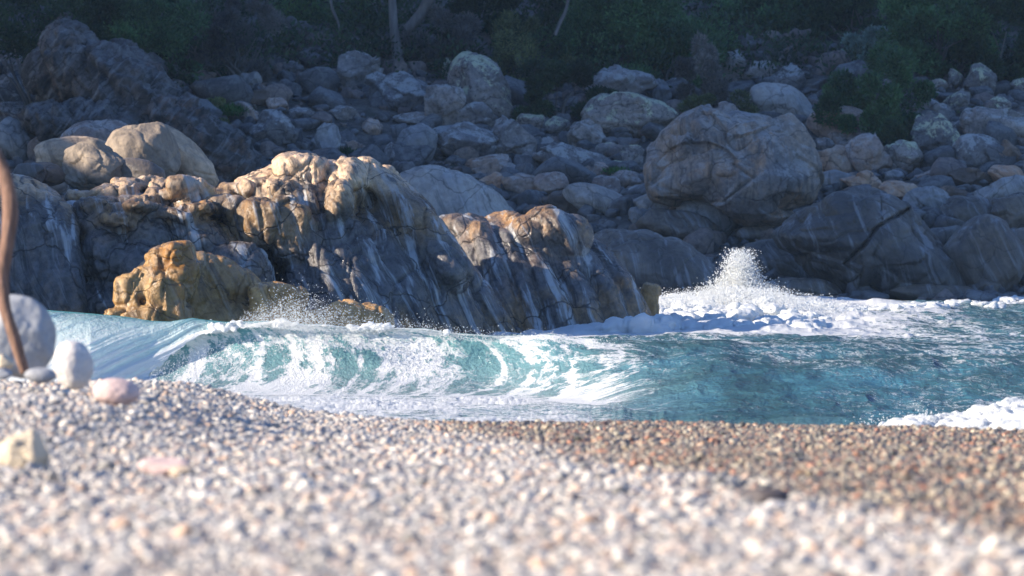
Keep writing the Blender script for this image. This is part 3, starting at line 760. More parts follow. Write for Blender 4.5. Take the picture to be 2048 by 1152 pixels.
def beach():
    ys = np.concatenate([np.arange(2, 46, 0.25)]); xs = np.linspace(-14, 14, 240)
    X, Y = np.meshgrid(xs, ys); Z = beach_z(X, Y) - 0.012
    m = NT('beach_shingle'); pos = m.n('NewGeometry').outputs['Position']
    v = m.n('TexVoronoi', {'Vector': pos, 'Scale': 38.0})
    col = m.cramp(m.n('SeparateColor', {0: v.outputs['Color']}).outputs[0], [(0, (.12, .12, .13)), (.3, (.3, .28, .27)), (.6, (.2, .16, .14)), (1, (.42, .38, .35))])
    bs = m.n('BsdfPrincipled', {'Base Color': col, 'Roughness': .8})
    m.set(bs, 'Normal', m.bump(v.outputs['Distance'], 1.0, .015)); m.t.links.new(bs.outputs[0], m.out.inputs[0])
    link('beach', make_mesh('beach', np.stack([X, Y, Z], -1).reshape(-1, 3), grid_faces(len(ys), len(xs)), m.m), kind='structure')
    # pebbles: one scattered layer over the beach
    n = 400000
    y = rng.uniform(0, 1, n) ** .62 * 28.5 + 8.0
    hw = y * 0.125 + 1.0
    x = rng.uniform(-1, 1, n) * hw
    keep = y < 37 - 0.1 * x
    x, y = x[keep], y[keep]
    patch = fbm(np.stack([x * 1.3, y * .7, 0 * x], 1), 3, 21)
    s = 0.0098 * np.exp(rng.normal(size=len(x)) * .35 + patch * .35)
    big = rng.uniform(size=len(x)) < .012; s[big] *= 1.6
    s = np.minimum(s, .028)
    z = beach_z(x, y) + rng.uniform(-.4, .8, len(x)) * s
    w = wetness(x, y)
    s *= 1 - .15 * w
    me = bpy.data.meshes.new('pebbles')
    me.vertices.add(len(x)); me.vertices.foreach_set('co', np.stack([x, y, z], 1).astype(np.float32).ravel())
    me.attributes.new('wet', 'FLOAT', 'POINT').data.foreach_set('value', w.astype(np.float32))
    sc3 = s[:, None] * np.stack([rng.uniform(.85, 1.5, len(x)), rng.uniform(.7, 1.15, len(x)), rng.uniform(.45, .9, len(x))], 1)
    me.attributes.new('psize', 'FLOAT_VECTOR', 'POINT').data.foreach_set('vector', sc3.astype(np.float32).ravel())
    rot = np.stack([rng.normal(size=len(x)) * .35, rng.normal(size=len(x)) * .35, rng.uniform(0, 6.28, len(x))], 1)
    me.attributes.new('prot', 'FLOAT_VECTOR', 'POINT').data.foreach_set('vector', rot.astype(np.float32).ravel())
    o = link('pebbles', me, kind='stuff', label='grey, pink and white pebbles covering the beach, wet and orange-brown on the right', category='pebbles')
    ng = bpy.data.node_groups.new('scatter', 'GeometryNodeTree')
    ng.interface.new_socket('Geometry', in_out='INPUT', socket_type='NodeSocketGeometry')
    ng.interface.new_socket('Geometry', in_out='OUTPUT', socket_type='NodeSocketGeometry')
    N = ng.nodes; L = ng.links
    gi = N.new('NodeGroupInput'); go = N.new('NodeGroupOutput')
    ic = N.new('GeometryNodeMeshIcoSphere'); ic.inputs['Subdivisions'].default_value = 3; ic.inputs['Radius'].default_value = 1
    sp = N.new('GeometryNodeSetPosition'); nz = N.new('ShaderNodeTexNoise'); nz.inputs['Scale'].default_value = 1.1
    sub = N.new('ShaderNodeVectorMath'); sub.operation = 'SUBTRACT'; sub.inputs[1].default_value = (.5, .5, .5)
    scl = N.new('ShaderNodeVectorMath'); scl.operation = 'SCALE'; scl.inputs['Scale'].default_value = .7
    L.new(nz.outputs['Color'], sub.inputs[0]); L.new(sub.outputs[0], scl.inputs[0]); L.new(scl.outputs[0], sp.inputs['Offset'])
    sm = N.new('GeometryNodeSetShadeSmooth'); mt = N.new('GeometryNodeSetMaterial'); mt.inputs['Material'].default_value = M_PEB
    ip = N.new('GeometryNodeInstanceOnPoints')
    def attr(nm):
        a = N.new('GeometryNodeInputNamedAttribute'); a.data_type = 'FLOAT_VECTOR'; a.inputs['Name'].default_value = nm; return a.outputs['Attribute']
    L.new(ic.outputs['Mesh'], sp.inputs['Geometry']); L.new(sp.outputs[0], sm.inputs[0]); L.new(sm.outputs[0], mt.inputs[0])
    L.new(gi.outputs[0], ip.inputs['Points']); L.new(mt.outputs[0], ip.inputs['Instance'])
    L.new(attr('psize'), ip.inputs['Scale'])
    e2r = N.new('FunctionNodeEulerToRotation'); L.new(attr('prot'), e2r.inputs[0]); L.new(e2r.outputs[0], ip.inputs['Rotation'])
    L.new(ip.outputs[0], go.inputs[0])
    md = o.modifiers.new('scatter', 'NODES'); md.node_group = ng
beach()

def bhit(px, py):
    ds = np.arange(9, 45, 0.05)
    q = P(np.full(len(ds), px), np.full(len(ds), py), ds)
    b = q[:, 2] < beach_z(q[:, 0], q[:, 1])
    return ds[np.argmax(b)] if b.any() else 33
def stone(cx, cy, rx, ry, rot, ang, mat, label, bottom, d=None, dep=.8):
    d = d or bhit(cx, bottom) + rx / F * 18 * .3 - .25
    return boulder(cx, cy, rx, ry, rot, ang, mat, label, d=d, dep=dep, cat='stone', name='beach_stone', n=5, rough_amp=.012)
sg = simple_mat('blue_grey_stone', (.36, .37, .38)); sw = simple_mat('pale_stone', (.62, .58, .54)); spk = simple_mat('pink_stone', (.62, .46, .42))
sgr = simple_mat('grey_stone', (.30, .31, .33)); sy = simple_mat('yellow_stone', (.60, .50, .36)); sd = simple_mat('dark_stone', (.09, .075, .075))
DB = 24.5
stone(38, 672, 76, 82, -12, .35, sg, 'large blue-grey stone behind the foot of the driftwood', 750, d=DB + .8)
stone(147, 731, 40, 50, 6, .05, sw, 'pale oval stone standing on end right of the driftwood', 780, d=DB)
stone(233, 784, 48, 28, -5, .05, spk, 'rounded pink stone at the brow of the beach', 805, d=DB - 1.2)
stone(81, 751, 33, 16, 0, .05, sgr, 'small flat grey stone in front of the driftwood foot', 765, d=DB - .8)
stone(6, 724, 22, 16, 0, .3, sy, 'tan pebble-stone at the left edge resting against the large blue-grey stone', 750, d=DB - .3)
stone(8, 748, 18, 12, 0, .3, sgr, 'small dark grey stone at the left edge under the tan one', 760, d=DB - .9)
stone(45, 912, 52, 48, 8, .6, sy, 'yellowish pyramid-shaped stone lying on the pebbles at the left edge', 940)
stone(330, 934, 54, 20, -2, .3, spk, 'flat pale pink stone lying on the pebbles on the left', 952)
stone(365, 944, 28, 14, 0, .4, simple_mat('ochre_stone', (.5, .4, .3)), 'ochre stone touching the right end of the flat pink stone', 955)
stone(1530, 994, 48, 19, 4, .2, sd, 'dark flat stone on the pebbles in the right foreground', 1008)
stone(1548, 1014, 24, 14, 0, .3, sw, 'white stone just in front of the dark flat stone', 1028)

# driftwood: a curved bare trunk leaning in from the left
def tube(pts, rad, nseg=20, seed=0, bumpy=.12):
    pts = np.array(pts, float); rad = np.array(rad, float)
    n = len(pts) * 14
    t = np.linspace(0, len(pts) - 1, n)
    def cr(a):
        i = np.clip(t.astype(int), 0, len(pts) - 2); f = (t - i)[:, None] if a.ndim > 1 else t - i
        p0 = a[np.maximum(i - 1, 0)]; p1 = a[i]; p2 = a[i + 1]; p3 = a[np.minimum(i + 2, len(pts) - 1)]
        return .5 * (2 * p1 + (p2 - p0) * f + (2 * p0 - 5 * p1 + 4 * p2 - p3) * f ** 2 + (3 * p1 - p0 - 3 * p2 + p3) * f ** 3)
    C = cr(pts); R = cr(rad)
    tg = np.gradient(C, axis=0); tg /= np.linalg.norm(tg, axis=1)[:, None]
    a = np.cross(tg, (0.3, 1, 0.1)); a /= np.linalg.norm(a, axis=1)[:, None]; b = np.cross(tg, a)
    th = np.linspace(0, 2 * np.pi, nseg + 1)
    V = C[:, None] + R[:, None, None] * (np.cos(th)[None, :, None] * a[:, None] + np.sin(th)[None, :, None] * b[:, None])
    V = V.reshape(-1, 3); nr = V - np.repeat(C, nseg + 1, 0)
    k = fbm(np.concatenate([nr / np.repeat(R, nseg + 1)[:, None] * 1.2, ], 1) + np.repeat(t, nseg + 1)[:, None] * .5 + seed, 3, seed)
    V += nr * (k * bumpy * 2)[:, None]
    return V, grid_faces(n, nseg + 1)
m = NT('weathered_wood'); tc = m.n('TexCoord').outputs['Object']
g = m.noise(m.map(tc, (60, 60, 5)), 1, 6, .65, .3)
bs = m.n('BsdfPrincipled', {'Base Color': m.cramp(g, [(.25, (.06, .04, .03)), (.5, (.19, .105, .07)), (.75, (.36, .22, .155))]), 'Roughness': .85})
m.set(bs, 'Normal', m.bump(g, .7, .01)); m.t.links.new(bs.outputs[0], m.out.inputs[0]); M_WOOD = m.m
dpx = [(-90, 150), (-45, 230), (-12, 300), (12, 360), (21, 425), (13, 490), (4, 550), (9, 610), (28, 672), (50, 745)]
pts = [P(a, b, DB + .15 - .02 * i) for i, (a, b) in enumerate(dpx)]
V, Fc = tube(pts, [.021, .023, .028, .036, .039, .035, .033, .032, .029, .024], seed=3)
link('driftwood_branch', make_mesh('driftwood_branch', V, Fc, M_WOOD), pts[-1], label='curved bare driftwood branch standing among stones at the left edge', category='driftwood')

# ------------------------------------------------------------------ the sea
pxs = np.arange(-420, 2480, 1.7)
crest_px = np.interp(pxs, [-420, 0, 80, 140, 200, 300, 340, 385, 450, 600, 800, 1000, 1200, 1350, 1500, 1700, 2048, 2480],
                     [602, 610, 615, 622, 630, 640, 641, 632, 642, 646, 658, 668, 677, 684, 688, 688, 684, 680])
dc = np.interp(pxs, [-420, 0, 600, 1200, 2048, 2480], [50.6, 50.5, 50, 49.5, 49.5, 49.5])
zc = P(pxs, crest_px + 2 * np.sin(pxs * .021), dc)[:, 2] + 0.012 * vn(np.stack([pxs * .02, 0 * pxs, 0 * pxs], 1), 3)
hollow = sst(1500, 950, pxs)
def M_water():
    m = NT('sea_water')
    pos = m.n('NewGeometry').outputs['Position']
    A_ = lambda nm: m.n('Attribute', attribute_name=nm).outputs['Fac']
    foam, milk, aer = A_('foam'), A_('milk'), A_('air')
    # lace of foam, drawn out along the flow of the water
    fv = m.n('CombineXYZ', {0: A_('fu'), 1: m.math('MULTIPLY', A_('ft'), .66), 2: 0.0}).outputs[0]
    dn = m.n('TexNoise', {'Vector': fv, 'Scale': 3.2, 'Detail': 5.0, 'Roughness': .65}).outputs[1]
    fv = m.n('VectorMath', {0: fv, 1: m.n('VectorMath', {0: dn, 1: (.38, .38, .38)}, operation='MULTIPLY').outputs[0]}, operation='ADD').outputs[0]
    def rdg(sc_, d=3):
        n = m.noise(fv, sc_, d, .6)
        return m.math('SUBTRACT', 1.0, m.math('ABSOLUTE', m.math('MULTIPLY_ADD', n, 4.4, -2.2)), clamp=True)
    r1, r2, r3 = rdg(4.0), rdg(10.0), rdg(26.0)
    lace = m.math('ADD', m.math('MULTIPLY', r1, .50), m.math('ADD', m.math('MULTIPLY', r2, .32), m.math('MULTIPLY', r3, .18)))
    fine = m.noise(pos, 60.0, 4, .75)
    lace = m.math('ADD', lace, m.math('MULTIPLY', m.math('SUBTRACT', fine, .5), .45))
    lo = m.math('MULTIPLY_ADD', foam, -.95, .95)
    ff = m.math('DIVIDE', m.math('SUBTRACT', lace, lo), .20, clamp=True)
    pw = m.map(pos, (.45, .22, .3))
    patch = m.ramp(m.noise(pw, 1.6, 4, .6, .3), .38, .62)
    deep = m.mix(patch, (.014, .062, .085), (.034, .145, .215))  # broad swell and reflection patches painted into the water colour
    col = m.mix(milk, deep, (.24, .50, .54))
    col = m.mix(aer, col, (.82, .89, .90))
    rip = m.math('ADD', m.noise(m.map(pos, (2.0, 1.0, 2)), 2.2, 7, .66, .3), m.math('MULTIPLY', m.noise(m.map(pos, (1.6, 1, 1.6)), 11.0, 4, .6), .3))
    nb = m.bump(rip, 1.0, m.math('MULTIPLY_ADD', milk, -.07, .115))
    w = m.n('BsdfPrincipled', {'Base Color': col, 'Roughness': .10, 'IOR': 1.33, 'Normal': nb})
    tr = m.n('BsdfTranslucent', {'Color': m.mix(1.0, col, (1.3, 1.35, 1.3), 'MULTIPLY'), 'Normal': nb})
    ws = m.n('MixShader', {0: m.math('MULTIPLY', milk, .62), 1: w.outputs[0], 2: tr.outputs[0]})
    fb = m.n('BsdfPrincipled', {'Base Color': (.86, .88, .89), 'Roughness': .7, 'Normal': m.bump(lace, .8, .03)})
    ft_ = m.n('BsdfTranslucent', {'Color': (.85, .9, .92)})
    fs = m.n('MixShader', {0: .3, 1: fb.outputs[0], 2: ft_.outputs[0]})
    mx = m.n('MixShader', {0: ff, 1: ws.outputs[0], 2: fs.outputs[0]})
    m.t.links.new(mx.outputs[0], m.out.inputs[0]); return m.m
M_SEA = M_water()
def foam_mat(name, t=.15):
    m = NT(name); pos = m.n('NewGeometry').outputs['Position']
    n = m.math('ADD', m.noise(pos, 14.0, 7, .72, .3), m.math('MULTIPLY', m.noise(pos, 50, 4, .7), .3))
    fb = m.n('BsdfPrincipled', {'Base Color': (.88, .90, .90), 'Roughness': .6, 'Normal': m.bump(n, .8, .05)})
    tr = m.n('BsdfTranslucent', {'Color': (.85, .9, .92)})
    mx = m.n('MixShader', {0: .3, 1: fb.outputs[0], 2: tr.outputs[0]})
    m.t.links.new(mx.outputs[0], m.out.inputs[0]); return m.m
M_FOAM = foam_mat('white_foam')

def sea():
    nc = len(pxs); U = (pxs - 1024) / F
    rows = []   # each: (x, y, z, foam, milk)
    def ripple(x, y, amp=1.0):
        p = np.stack([x, y, 0 * x], 1)
        w = fbm(p * (1.1, .8, 1), 3, 50) * .05 + ridged(p * (2.6, 1.7, 1) + .3 * fbm(p * 2, 2, 9)[:, None], 3, 60) * .022
        sw = .05 * np.sin(y * .62 + x * .12 + 1.2 * vn(p * .15, 4))
        return (w * 1.5 + sw) * amp
    # behind the crest
    for d in 1 / np.linspace(1 / 99, 1 / 53.2, 230):
        x = U * d; y = np.full(nc, d)
        z = ripple(x, y) * np.interp(d, [53, 56], [.6, 1])
        p = np.stack([x, y, z], 1); PX, PY = px_of(np.stack([x, y, z], 1))
        n = fbm(np.stack([x * .55, y * .22, 0 * x], 1), 4, 12)
        # white water right of the second ridge
        wy = y
        band = sst(1130, 1230, PX) * sst(2000, 1400, PX) * sst(62, 66, y) * sst(86, 80, y)
        f = 1.15 * band * np.exp(-((PX - 1330) / 330.0) ** 2) + .75 * band
        f *= sst(-.55, .25, n + .25 * np.exp(-((PX - 1330) / 250.0) ** 2) + .15)
        f += sst(1450, 1500, PX) * sst(80, 84, y) * .35 * (n > -.1) + sst(1850, 1950, PX) * sst(82, 86, y) * .75
        f += sst(62.5, 64, y) * sst(960, 1000, PX) * sst(1200, 1150, PX) * .9
        streak = ridged(np.stack([x * .5 + y * .1, y * .16, 0 * x], 1), 3, 31)
        f += .13 + sst(.2, .8, streak) * .25 * sst(1200, 1500, PX)
        z = z + np.clip(f - .25, 0, 1) * (0.05 + .12 * np.maximum(fbm(np.stack([x * 1.6, y * .9, 0 * x], 1), 4, 15), -.2))
        rows.append((x, y, z, f, .10 + .5 * np.clip(f, 0, 1), 0 * x, x + y * .25, y * .8))
    # back of the breaking wave
    for t in np.linspace(0, 1, 44)[1:]:
        d = 53.2 + (dc + .0 - 53.2) * t
        z = zc * (t * t * (3 - 2 * t)) ** .8
        x = U * d
        z = z + ripple(x, d, .6) * (1 - t ** 3) 
        rows.append((x, d, z, .15 + 0 * x, .12 + .70 * hollow * t ** 2, 0 * x, x + d * .25, d * .8))
    # the front face: hollow on the left, an easy slope on the right
    ztr = -0.10
    nf = 190
    for t in np.linspace(0, 1, nf)[1:]:
        # hollow curve (bezier): crest, under the lip, trough
        b0, b1, b2, b3 = (1 - t) ** 3, 3 * t * (1 - t) ** 2, 3 * t * t * (1 - t), t ** 3
        dh = b0 * dc + b1 * (dc + .12) + b2 * (dc + .05) + b3 * (dc - 1.6)
        zh = b0 * zc + b1 * (zc * .80) + b2 * ztr + b3 * ztr
        dg = dc - 7.0 * t
        zg = ztr + .02 + (zc - ztr) * (0.5 + .5 * np.cos(np.pi * t)) ** 1.1
        d = dh * hollow + dg * (1 - hollow); z = zh * hollow + zg * (1 - hollow)
        x = U * d
        q = np.stack([x * 1.0, 0 * x + t * 1.2, 0 * x], 1)
        wob = fbm(q * 2.2, 4, 70) * .05
        d = d - wob * hollow * sst(0, .2, t); z = z + ripple(x, d, .8) * (1 - hollow) * sst(0, .2, t)
        # foam drawn up the face in arching veins
        wx = x + 1.5 * (t - .5) ** 2 + .10 * vn(np.stack([x * 1.4, t * 1.5 + 0 * x, 0 * x + 4], 1), 81)
        v1 = 1 - np.abs(vn(np.stack([wx * 3.7, t * .6 + 0 * x, 0 * x], 1), 90)) * 2
        clump = fbm(np.stack([x * 1.0, t * 1.5 + 0 * x, 0 * x], 1), 3, 95)
        f = (.26 + .34 * sst(0, .9, v1) - .08 * sst(0, -.7, v1) + .30 * clump + .10 * sst(.5, 1, t)) * sst(1400, 1000, pxs) * sst(.0, .10, t)
        # long thin foam threads on the easy slope to the right
        f = f + (.13 + .26 * fbm(np.stack([x * .5, d * .35, 0 * x], 1), 3, 97)) * (1 - hollow)
        fu_ = wx * hollow + (x + (d - 50) * .35) * (1 - hollow); ft_ = (t * 1.6) * hollow + (t * 1.6 - (d - 50) * .5) * (1 - hollow)
        # spatter along the crest
        cr = np.exp(-(t / .10) ** 2)
        f = f + cr * (.15 + .5 * sst(-.2, .35, fbm(np.stack([x * 3, 0 * x + t * 4, 0 * x], 1), 4, 98))) * sst(500, 620, pxs) * sst(1330, 1180, pxs)
        f = f + sst(.93, 1.0, t) * .25 * hollow
        rows.append((x, d, z, f, (.85 - .1 * t) * hollow + .10 * (1 - hollow), .22 * sst(.2, 1.0, t) * hollow + 0 * x, fu_, ft_))
    x0, dl, zl = rows[-1][0], rows[-1][1], rows[-1][2]
    for t in np.linspace(0, 1, 90)[1:]:
        d = dl + (33 - dl) * t; x = U * d
        z = zl * (1 - t) + (-.08) * t + ripple(x, d, .5) * sst(0, .1, t)
        n = fbm(np.stack([x * .9, d * .35, 0 * x], 1), 4, 120)
        f = (.66 + n * .8) * sst(1400, 900, pxs) * sst(-.06, .05, t) + sst(900, 1300, pxs) * (.25 + n * .5) * sst(.2, .45, t) + sst(1100, 1300, pxs) * .6 * sst(.50, .62, t + .1 * n)
        f = f + sst(1500, 2000, pxs) * (.25 + n * .6) * sst(.05, .4, t)
        bl = billow(np.stack([x * 5, d * 2.6, 0 * x], 1) + .3 * fbm(np.stack([x * 3, d * 2, 0 * x], 1), 2, 5)[:, None], 4, 66, .6)
        z = z + np.clip(f, 0, 1) * (bl - .3) * .07
        rows.append((x, d, z, f * 1.1, .35 + 0 * x, 0 * x, x + d * .3, d * 1.3))
    R = np.array([[r[0], np.broadcast_to(r[1], nc), r[2], np.broadcast_to(r[3], nc), np.broadcast_to(r[4], nc), r[5], r[6], r[7]] for r in rows])
    V = R[:, :3].transpose(0, 2, 1).reshape(-1, 3)
    me = make_mesh('water', V, grid_faces(len(rows), nc), M_SEA, attrs={'foam': R[:, 3].ravel(), 'milk': R[:, 4].ravel(), 'air': R[:, 5].ravel(), 'fu': R[:, 6].ravel(), 'ft': R[:, 7].ravel()})
    link('water', me, kind='structure')
    # still sheet reaching out to the sides and below
    me = make_mesh('sea', [(-600, 20, -.45), (600, 20, -.45), (600, 99, -.45), (-600, 99, -.45)], [[0, 1, 2, 3]], M_SEA)
    link('sea', me, kind='structure')
sea()

# curling lip thrown forward from the crest
def lip():
    cs = np.arange(-420, 1330, 1.5); U = (cs - 1024) / F
    z0 = np.interp(cs, pxs, zc); d0 = np.interp(cs, pxs, dc)
    L = np.interp(cs, [-420, 270, 330, 370, 420, 480, 560, 700, 1000, 1200, 1330], [1.05, 1.0, .80, .64, .50, .38, .30, .26, .22, .15, .03])
    L = L + .035 * fbm(np.stack([cs * .03, 0 * cs, 0 * cs], 1), 4, 3) + .015 * vn(np.stack([cs * .15, 0 * cs, 0 * cs], 1), 4)
    pr = np.interp(cs, [-420, 180, 300, 400, 600, 1300], [1, .85, .42, .18, .12, .08])
    rows = []
    nr = 150
    for k in range(nr):
        s = k / (nr - 1); t = s * L
        b0, b1, b2, b3 = (1 - t) ** 3, 3 * t * (1 - t) ** 2, 3 * t * t * (1 - t), t ** 3
        d = d0 + pr * (b0 * .35 - b1 * .35 - b2 * .95 - b3 * 1.15) - .02
        z = b0 * (z0 - .02) + b1 * (z0 + .055) + b2 * (z0 * .75) + b3 * (-.12)
        x = U * d
        # grooves in the falling sheet sweep down to the left
        gx = x + t * t * 1.6
        gr = fbm(np.stack([gx * 4.5, t * .5 + 0 * x, 0 * x], 1), 4, 33)
        gr2 = fbm(np.stack([gx * 15, t * 1.2 + 0 * x, 0 * x], 1), 3, 34)
        d = d - (gr * .045 + gr2 * .010) * sst(0, .25, t)
        z = z + (gr * .012) * sst(.02, .25, t)
        edge = sst(1 - .22 / np.maximum(L, .2) * (.7 + .5 * gr), 1.0, s)
        f = edge * .95 * sst(230, 420, cs)
        air = sst(820, 220, cs - 230 * t) * sst(.0, .75, t + .14 * gr2 + .12 * gr) * 1.0
        f = f + sst(520, 150, cs - 150 * t) * sst(.55, 1.1, t + .2 * gr2) * .6
        air = np.maximum(air, .40 * sst(.05, .5, gr2) * sst(.1, .4, t))
        sp = fbm(np.stack([x * 2.2, t * 3 + 0 * x, 0 * x], 1), 5, 37)
        f = f + sst(440, 600, cs) * (.42 + .55 * sst(-.3, .5, sp)) * (.5 + .5 * s) * sst(1380, 1000, cs) + .12
        rows.append(np.stack([x, d, z, f, .9 - .55 * sst(.0, .45, -gr - .4 * gr2) * sst(.7, .2, t), air, gx, t * 1.3 + 0 * x], 0))  # less milk in the grooves paints dark green streaks of reflection
    R = np.array(rows)
    V = R[:, :3].transpose(0, 2, 1).reshape(-1, 3)
    me = make_mesh('wave_lip', V, grid_faces(nr, len(cs)), M_SEA, attrs={'foam': R[:, 3].ravel(), 'milk': R[:, 4].ravel(), 'air': R[:, 5].ravel(), 'fu': R[:, 6].ravel(), 'ft': R[:, 7].ravel()})
    link('wave_lip', me, kind='structure')
lip()

# ------------------------------------------------------------------ foam and spray
def blobs(name, pts, mat, voxel, label, seed=1, amp=.03, freq=9.0, cat='foam', kind='stuff'):
    """pts: (x, y, z, rx, ry, rz) merged into one frothy body"""
    V0, Fc = ico(2); Vs, Fs, o = [], [], 0
    for p in pts:
        Vs.append(V0 * p[3:6] + p[:3]); Fs.append(Fc + o); o += len(V0)
    me = make_mesh('tmp', np.concatenate(Vs), np.concatenate(Fs)); ob = bpy.data.objects.new('tmp', me); COL.objects.link(ob)
    m_ = ob.modifiers.new('r', 'REMESH'); m_.mode = 'VOXEL'; m_.voxel_size = voxel
    m2 = ob.modifiers.new('s', 'SMOOTH'); m2.factor = .5; m2.iterations = 10
    ev = ob.evaluated_get(bpy.context.evaluated_depsgraph_get()); em = ev.to_mesh()
    nv = len(em.vertices); co = np.empty(nv * 3, np.float32); em.vertices.foreach_get('co', co)
    nr = np.empty(nv * 3, np.float32); em.vertices.foreach_get('normal', nr)
    li = np.empty(len(em.loops), np.int32); em.loops.foreach_get('vertex_index', li)
    ev.to_mesh_clear(); bpy.data.objects.remove(ob)
    V = co.reshape(-1, 3).astype(float); N = nr.reshape(-1, 3).astype(float)
    wv = V + .5 / freq * np.stack([fbm(V * freq, 2, 1), fbm(V * freq, 2, 2), fbm(V * freq, 2, 3)], 1)
    V = V + N * ((billow(wv * freq * .8, 4, seed, .6) - .45) * amp * 2.2 + fbm(V * freq * .6, 3, seed) * amp)[:, None]
    return link(name, make_mesh(name, V, li.reshape(-1, 4), mat), kind=kind, label=label, category=cat)
def drops(name, C, R, label, mat=M_FOAM):
    V0, Fc = ico(1); n = len(C)
    V = (V0[None] * R[:, None, None] + C[:, None]).reshape(-1, 3)
    Fs = (Fc[None] + (np.arange(n) * len(V0))[:, None, None]).reshape(-1, 3)
    return link(name, make_mesh(name, V, Fs, mat), kind='stuff', label=label, category='spray')

# surge round the foot of the second ridge and the plume over it
pt = []
for i in range(420):
    px = rng.normal(1330, 110) if i % 2 else rng.uniform(1180, 1640)
    if px < 1170 or px > 1750: continue
    d = rng.uniform(66, 80)
    hgt = float(np.interp(px, [1175, 1215, 1260, 1330, 1400, 1440, 1540, 1600, 1700, 1900], [.02, .12, .20, .18, .24, .30, .26, .14, .07, .03]))
    p = P(px, 600, d); r = rng.uniform(.05, .13)
    hh = hgt * rng.uniform(.1, 1) * (1 - abs(d - 76) / 14)
    pt.append((p[0], d, hh, r * 1.6, r * 1.4, r * .7))
for i in range(170):   # white water wrapping the tip of the ridge
    px = rng.uniform(1172, 1345); d = rng.uniform(64.3, 66.2); r = rng.uniform(.04, .10); p = P(px, 640, d)
    hh = float(np.interp(px, [1172, 1235, 1345], [.0, .17, .20])) * rng.uniform(0, 1)
    pt.append((p[0], d, hh, r * 1.6, r * 1.4, r * .7))
for i in range(240):   # core of the plume
    t = rng.uniform(0, 1) ** 1.1
    px = 1478 + rng.normal() * (22 * (1 - t) ** 1.5 + 3) + 6 * t; z = .2 + t * .60 + rng.normal() * .03
    d = 77 + rng.normal() * .3; p = P(px, 550, d); r = rng.uniform(.02, .045) * (1.12 - t)
    pt.append((p[0], d, z, r, r, r * 1.2))
blobs('surge_foam', pt, M_FOAM, .03, 'heaped white foam surging round the foot of the second ridge', 5, .075, 4.5)
def fine_r(n, a=.0022, b=.013):
    return a + (b - a) * rng.uniform(0, 1, n) ** 3.5
n = 30000; t = rng.uniform(0, 1, n) ** 1.7
px = 1478 + rng.normal(size=n) * (7 + 48 * (1 - t) ** 2.2 + 7 * t) + 8 * t * (rng.uniform(size=n) < .3); z = .2 + t * .80 * rng.uniform(.7, 1.05, n)
d = 77 + rng.normal(size=n) * .35
q = P(px, 550, d); q[:, 2] = z
drops('splash_spray', q, fine_r(n), 'burst of white spray thrown up where the swell hits the rocks')
n = 34000
px = np.concatenate([rng.normal(1310, 100, n // 2), rng.normal(1530, 90, n - n // 2)]); px = np.clip(px, 1175, 1900); d = 75 + rng.normal(size=n) * 1.8
top = np.interp(px, [1175, 1215, 1260, 1330, 1400, 1440, 1540, 1600, 1700, 1900], [.02, .16, .24, .26, .34, .42, .40, .25, .12, .03])
q = P(px, 550, d); q[:, 2] = top * (rng.uniform(size=n) ** .7) + np.abs(rng.normal(size=n)) * .05
drops('low_spray', q, fine_r(n, .0022, .012), 'low churned spray hanging over the white water either side of the tall splash')
# small white horses further right
pt = []
for (cx, w, d, n) in [(1860, 60, 80, 26), (1780, 50, 79, 18), (1690, 70, 77, 24), (1960, 70, 81, 26), (2030, 50, 84, 26), (1600, 80, 72, 24)]:
    for i in range(n):
        px = rng.normal(cx, w * .5); p = P(px, 600, d + rng.normal() * .4); r = rng.uniform(.03, .10)
        pt.append((p[0], p[1], rng.uniform(-.02, .06), r * 2.2, r * 1.6, r * .4))
blobs('whitecap_foam', pt, M_FOAM, .03, 'small curling whitecaps in front of the dark wedge boulder', 6, .05, 6.0)
# mist blown off the lip
n = 20000
px = np.concatenate([rng.normal(590, 55, n // 2), rng.uniform(480, 1250, n - n // 2)])
zt = np.interp(px, pxs, zc); d = np.interp(px, pxs, dc) - .35 + rng.normal(size=n) * .25
amp = np.interp(px, [450, 580, 720, 900, 1250], [.03, .17, .13, .06, .03])
q = P(px, 600, d); q[:, 2] = zt - .06 + np.abs(rng.normal(size=n)) * amp
drops('crest_spray', q, fine_r(n, .0010, .0055), 'fine spray blown off the crest of the breaking wave')
n = 5000
n = 2200; px = rng.uniform(300, 760, n); zt = np.interp(px, pxs, zc); d = np.interp(px, pxs, dc) - 1.1 + rng.normal(size=n) * .15
q = P(px, 600, d); q[:, 2] = np.interp(px, [300, 420, 600, 760], [.05, .28, .42, .45]) + rng.normal(size=n) * np.interp(px, [300, 500, 760], [.08, .06, .06])
drops('lip_spray', q, rng.uniform(.0015, .005, n), 'droplets flying from the edge of the curling lip')
# ragged froth along the lip edge
pt = []
for i in range(600):
    px = 420 + 480 * rng.uniform() ** 1.3
    L = np.interp(px, [330, 420, 480, 560, 700, 1000, 1200, 1330], [.80, .50, .38, .30, .26, .22, .15, .03]) * rng.uniform(.45, 1.02); pr = np.interp(px, [-420, 180, 300, 400, 600, 1300], [1, .85, .42, .18, .12, .08])
    z0 = np.interp(px, pxs, zc); d0 = np.interp(px, pxs, dc)
    b0, b1, b2, b3 = (1 - L) ** 3, 3 * L * (1 - L) ** 2, 3 * L * L * (1 - L), L ** 3
    d = d0 + pr * (b0 * .35 - b1 * .35 - b2 * .95 - b3 * 1.15) - .02; z = b0 * (z0 - .02) + b1 * (z0 + .055) + b2 * z0 * .75 - b3 * .12
    if fbm(np.array([[px * .012, L * 6, 0]]), 3, 44)[0] < -.05: continue
    r = rng.uniform(.008, .024); p = P(px, 600, d)
    pt.append((p[0], d - .02, z + rng.normal() * .015, r * 1.7, r, r))
blobs('lip_foam', pt, M_FOAM, .012, 'ragged white froth along the edge of the curling lip', 7, .014, 22.0)
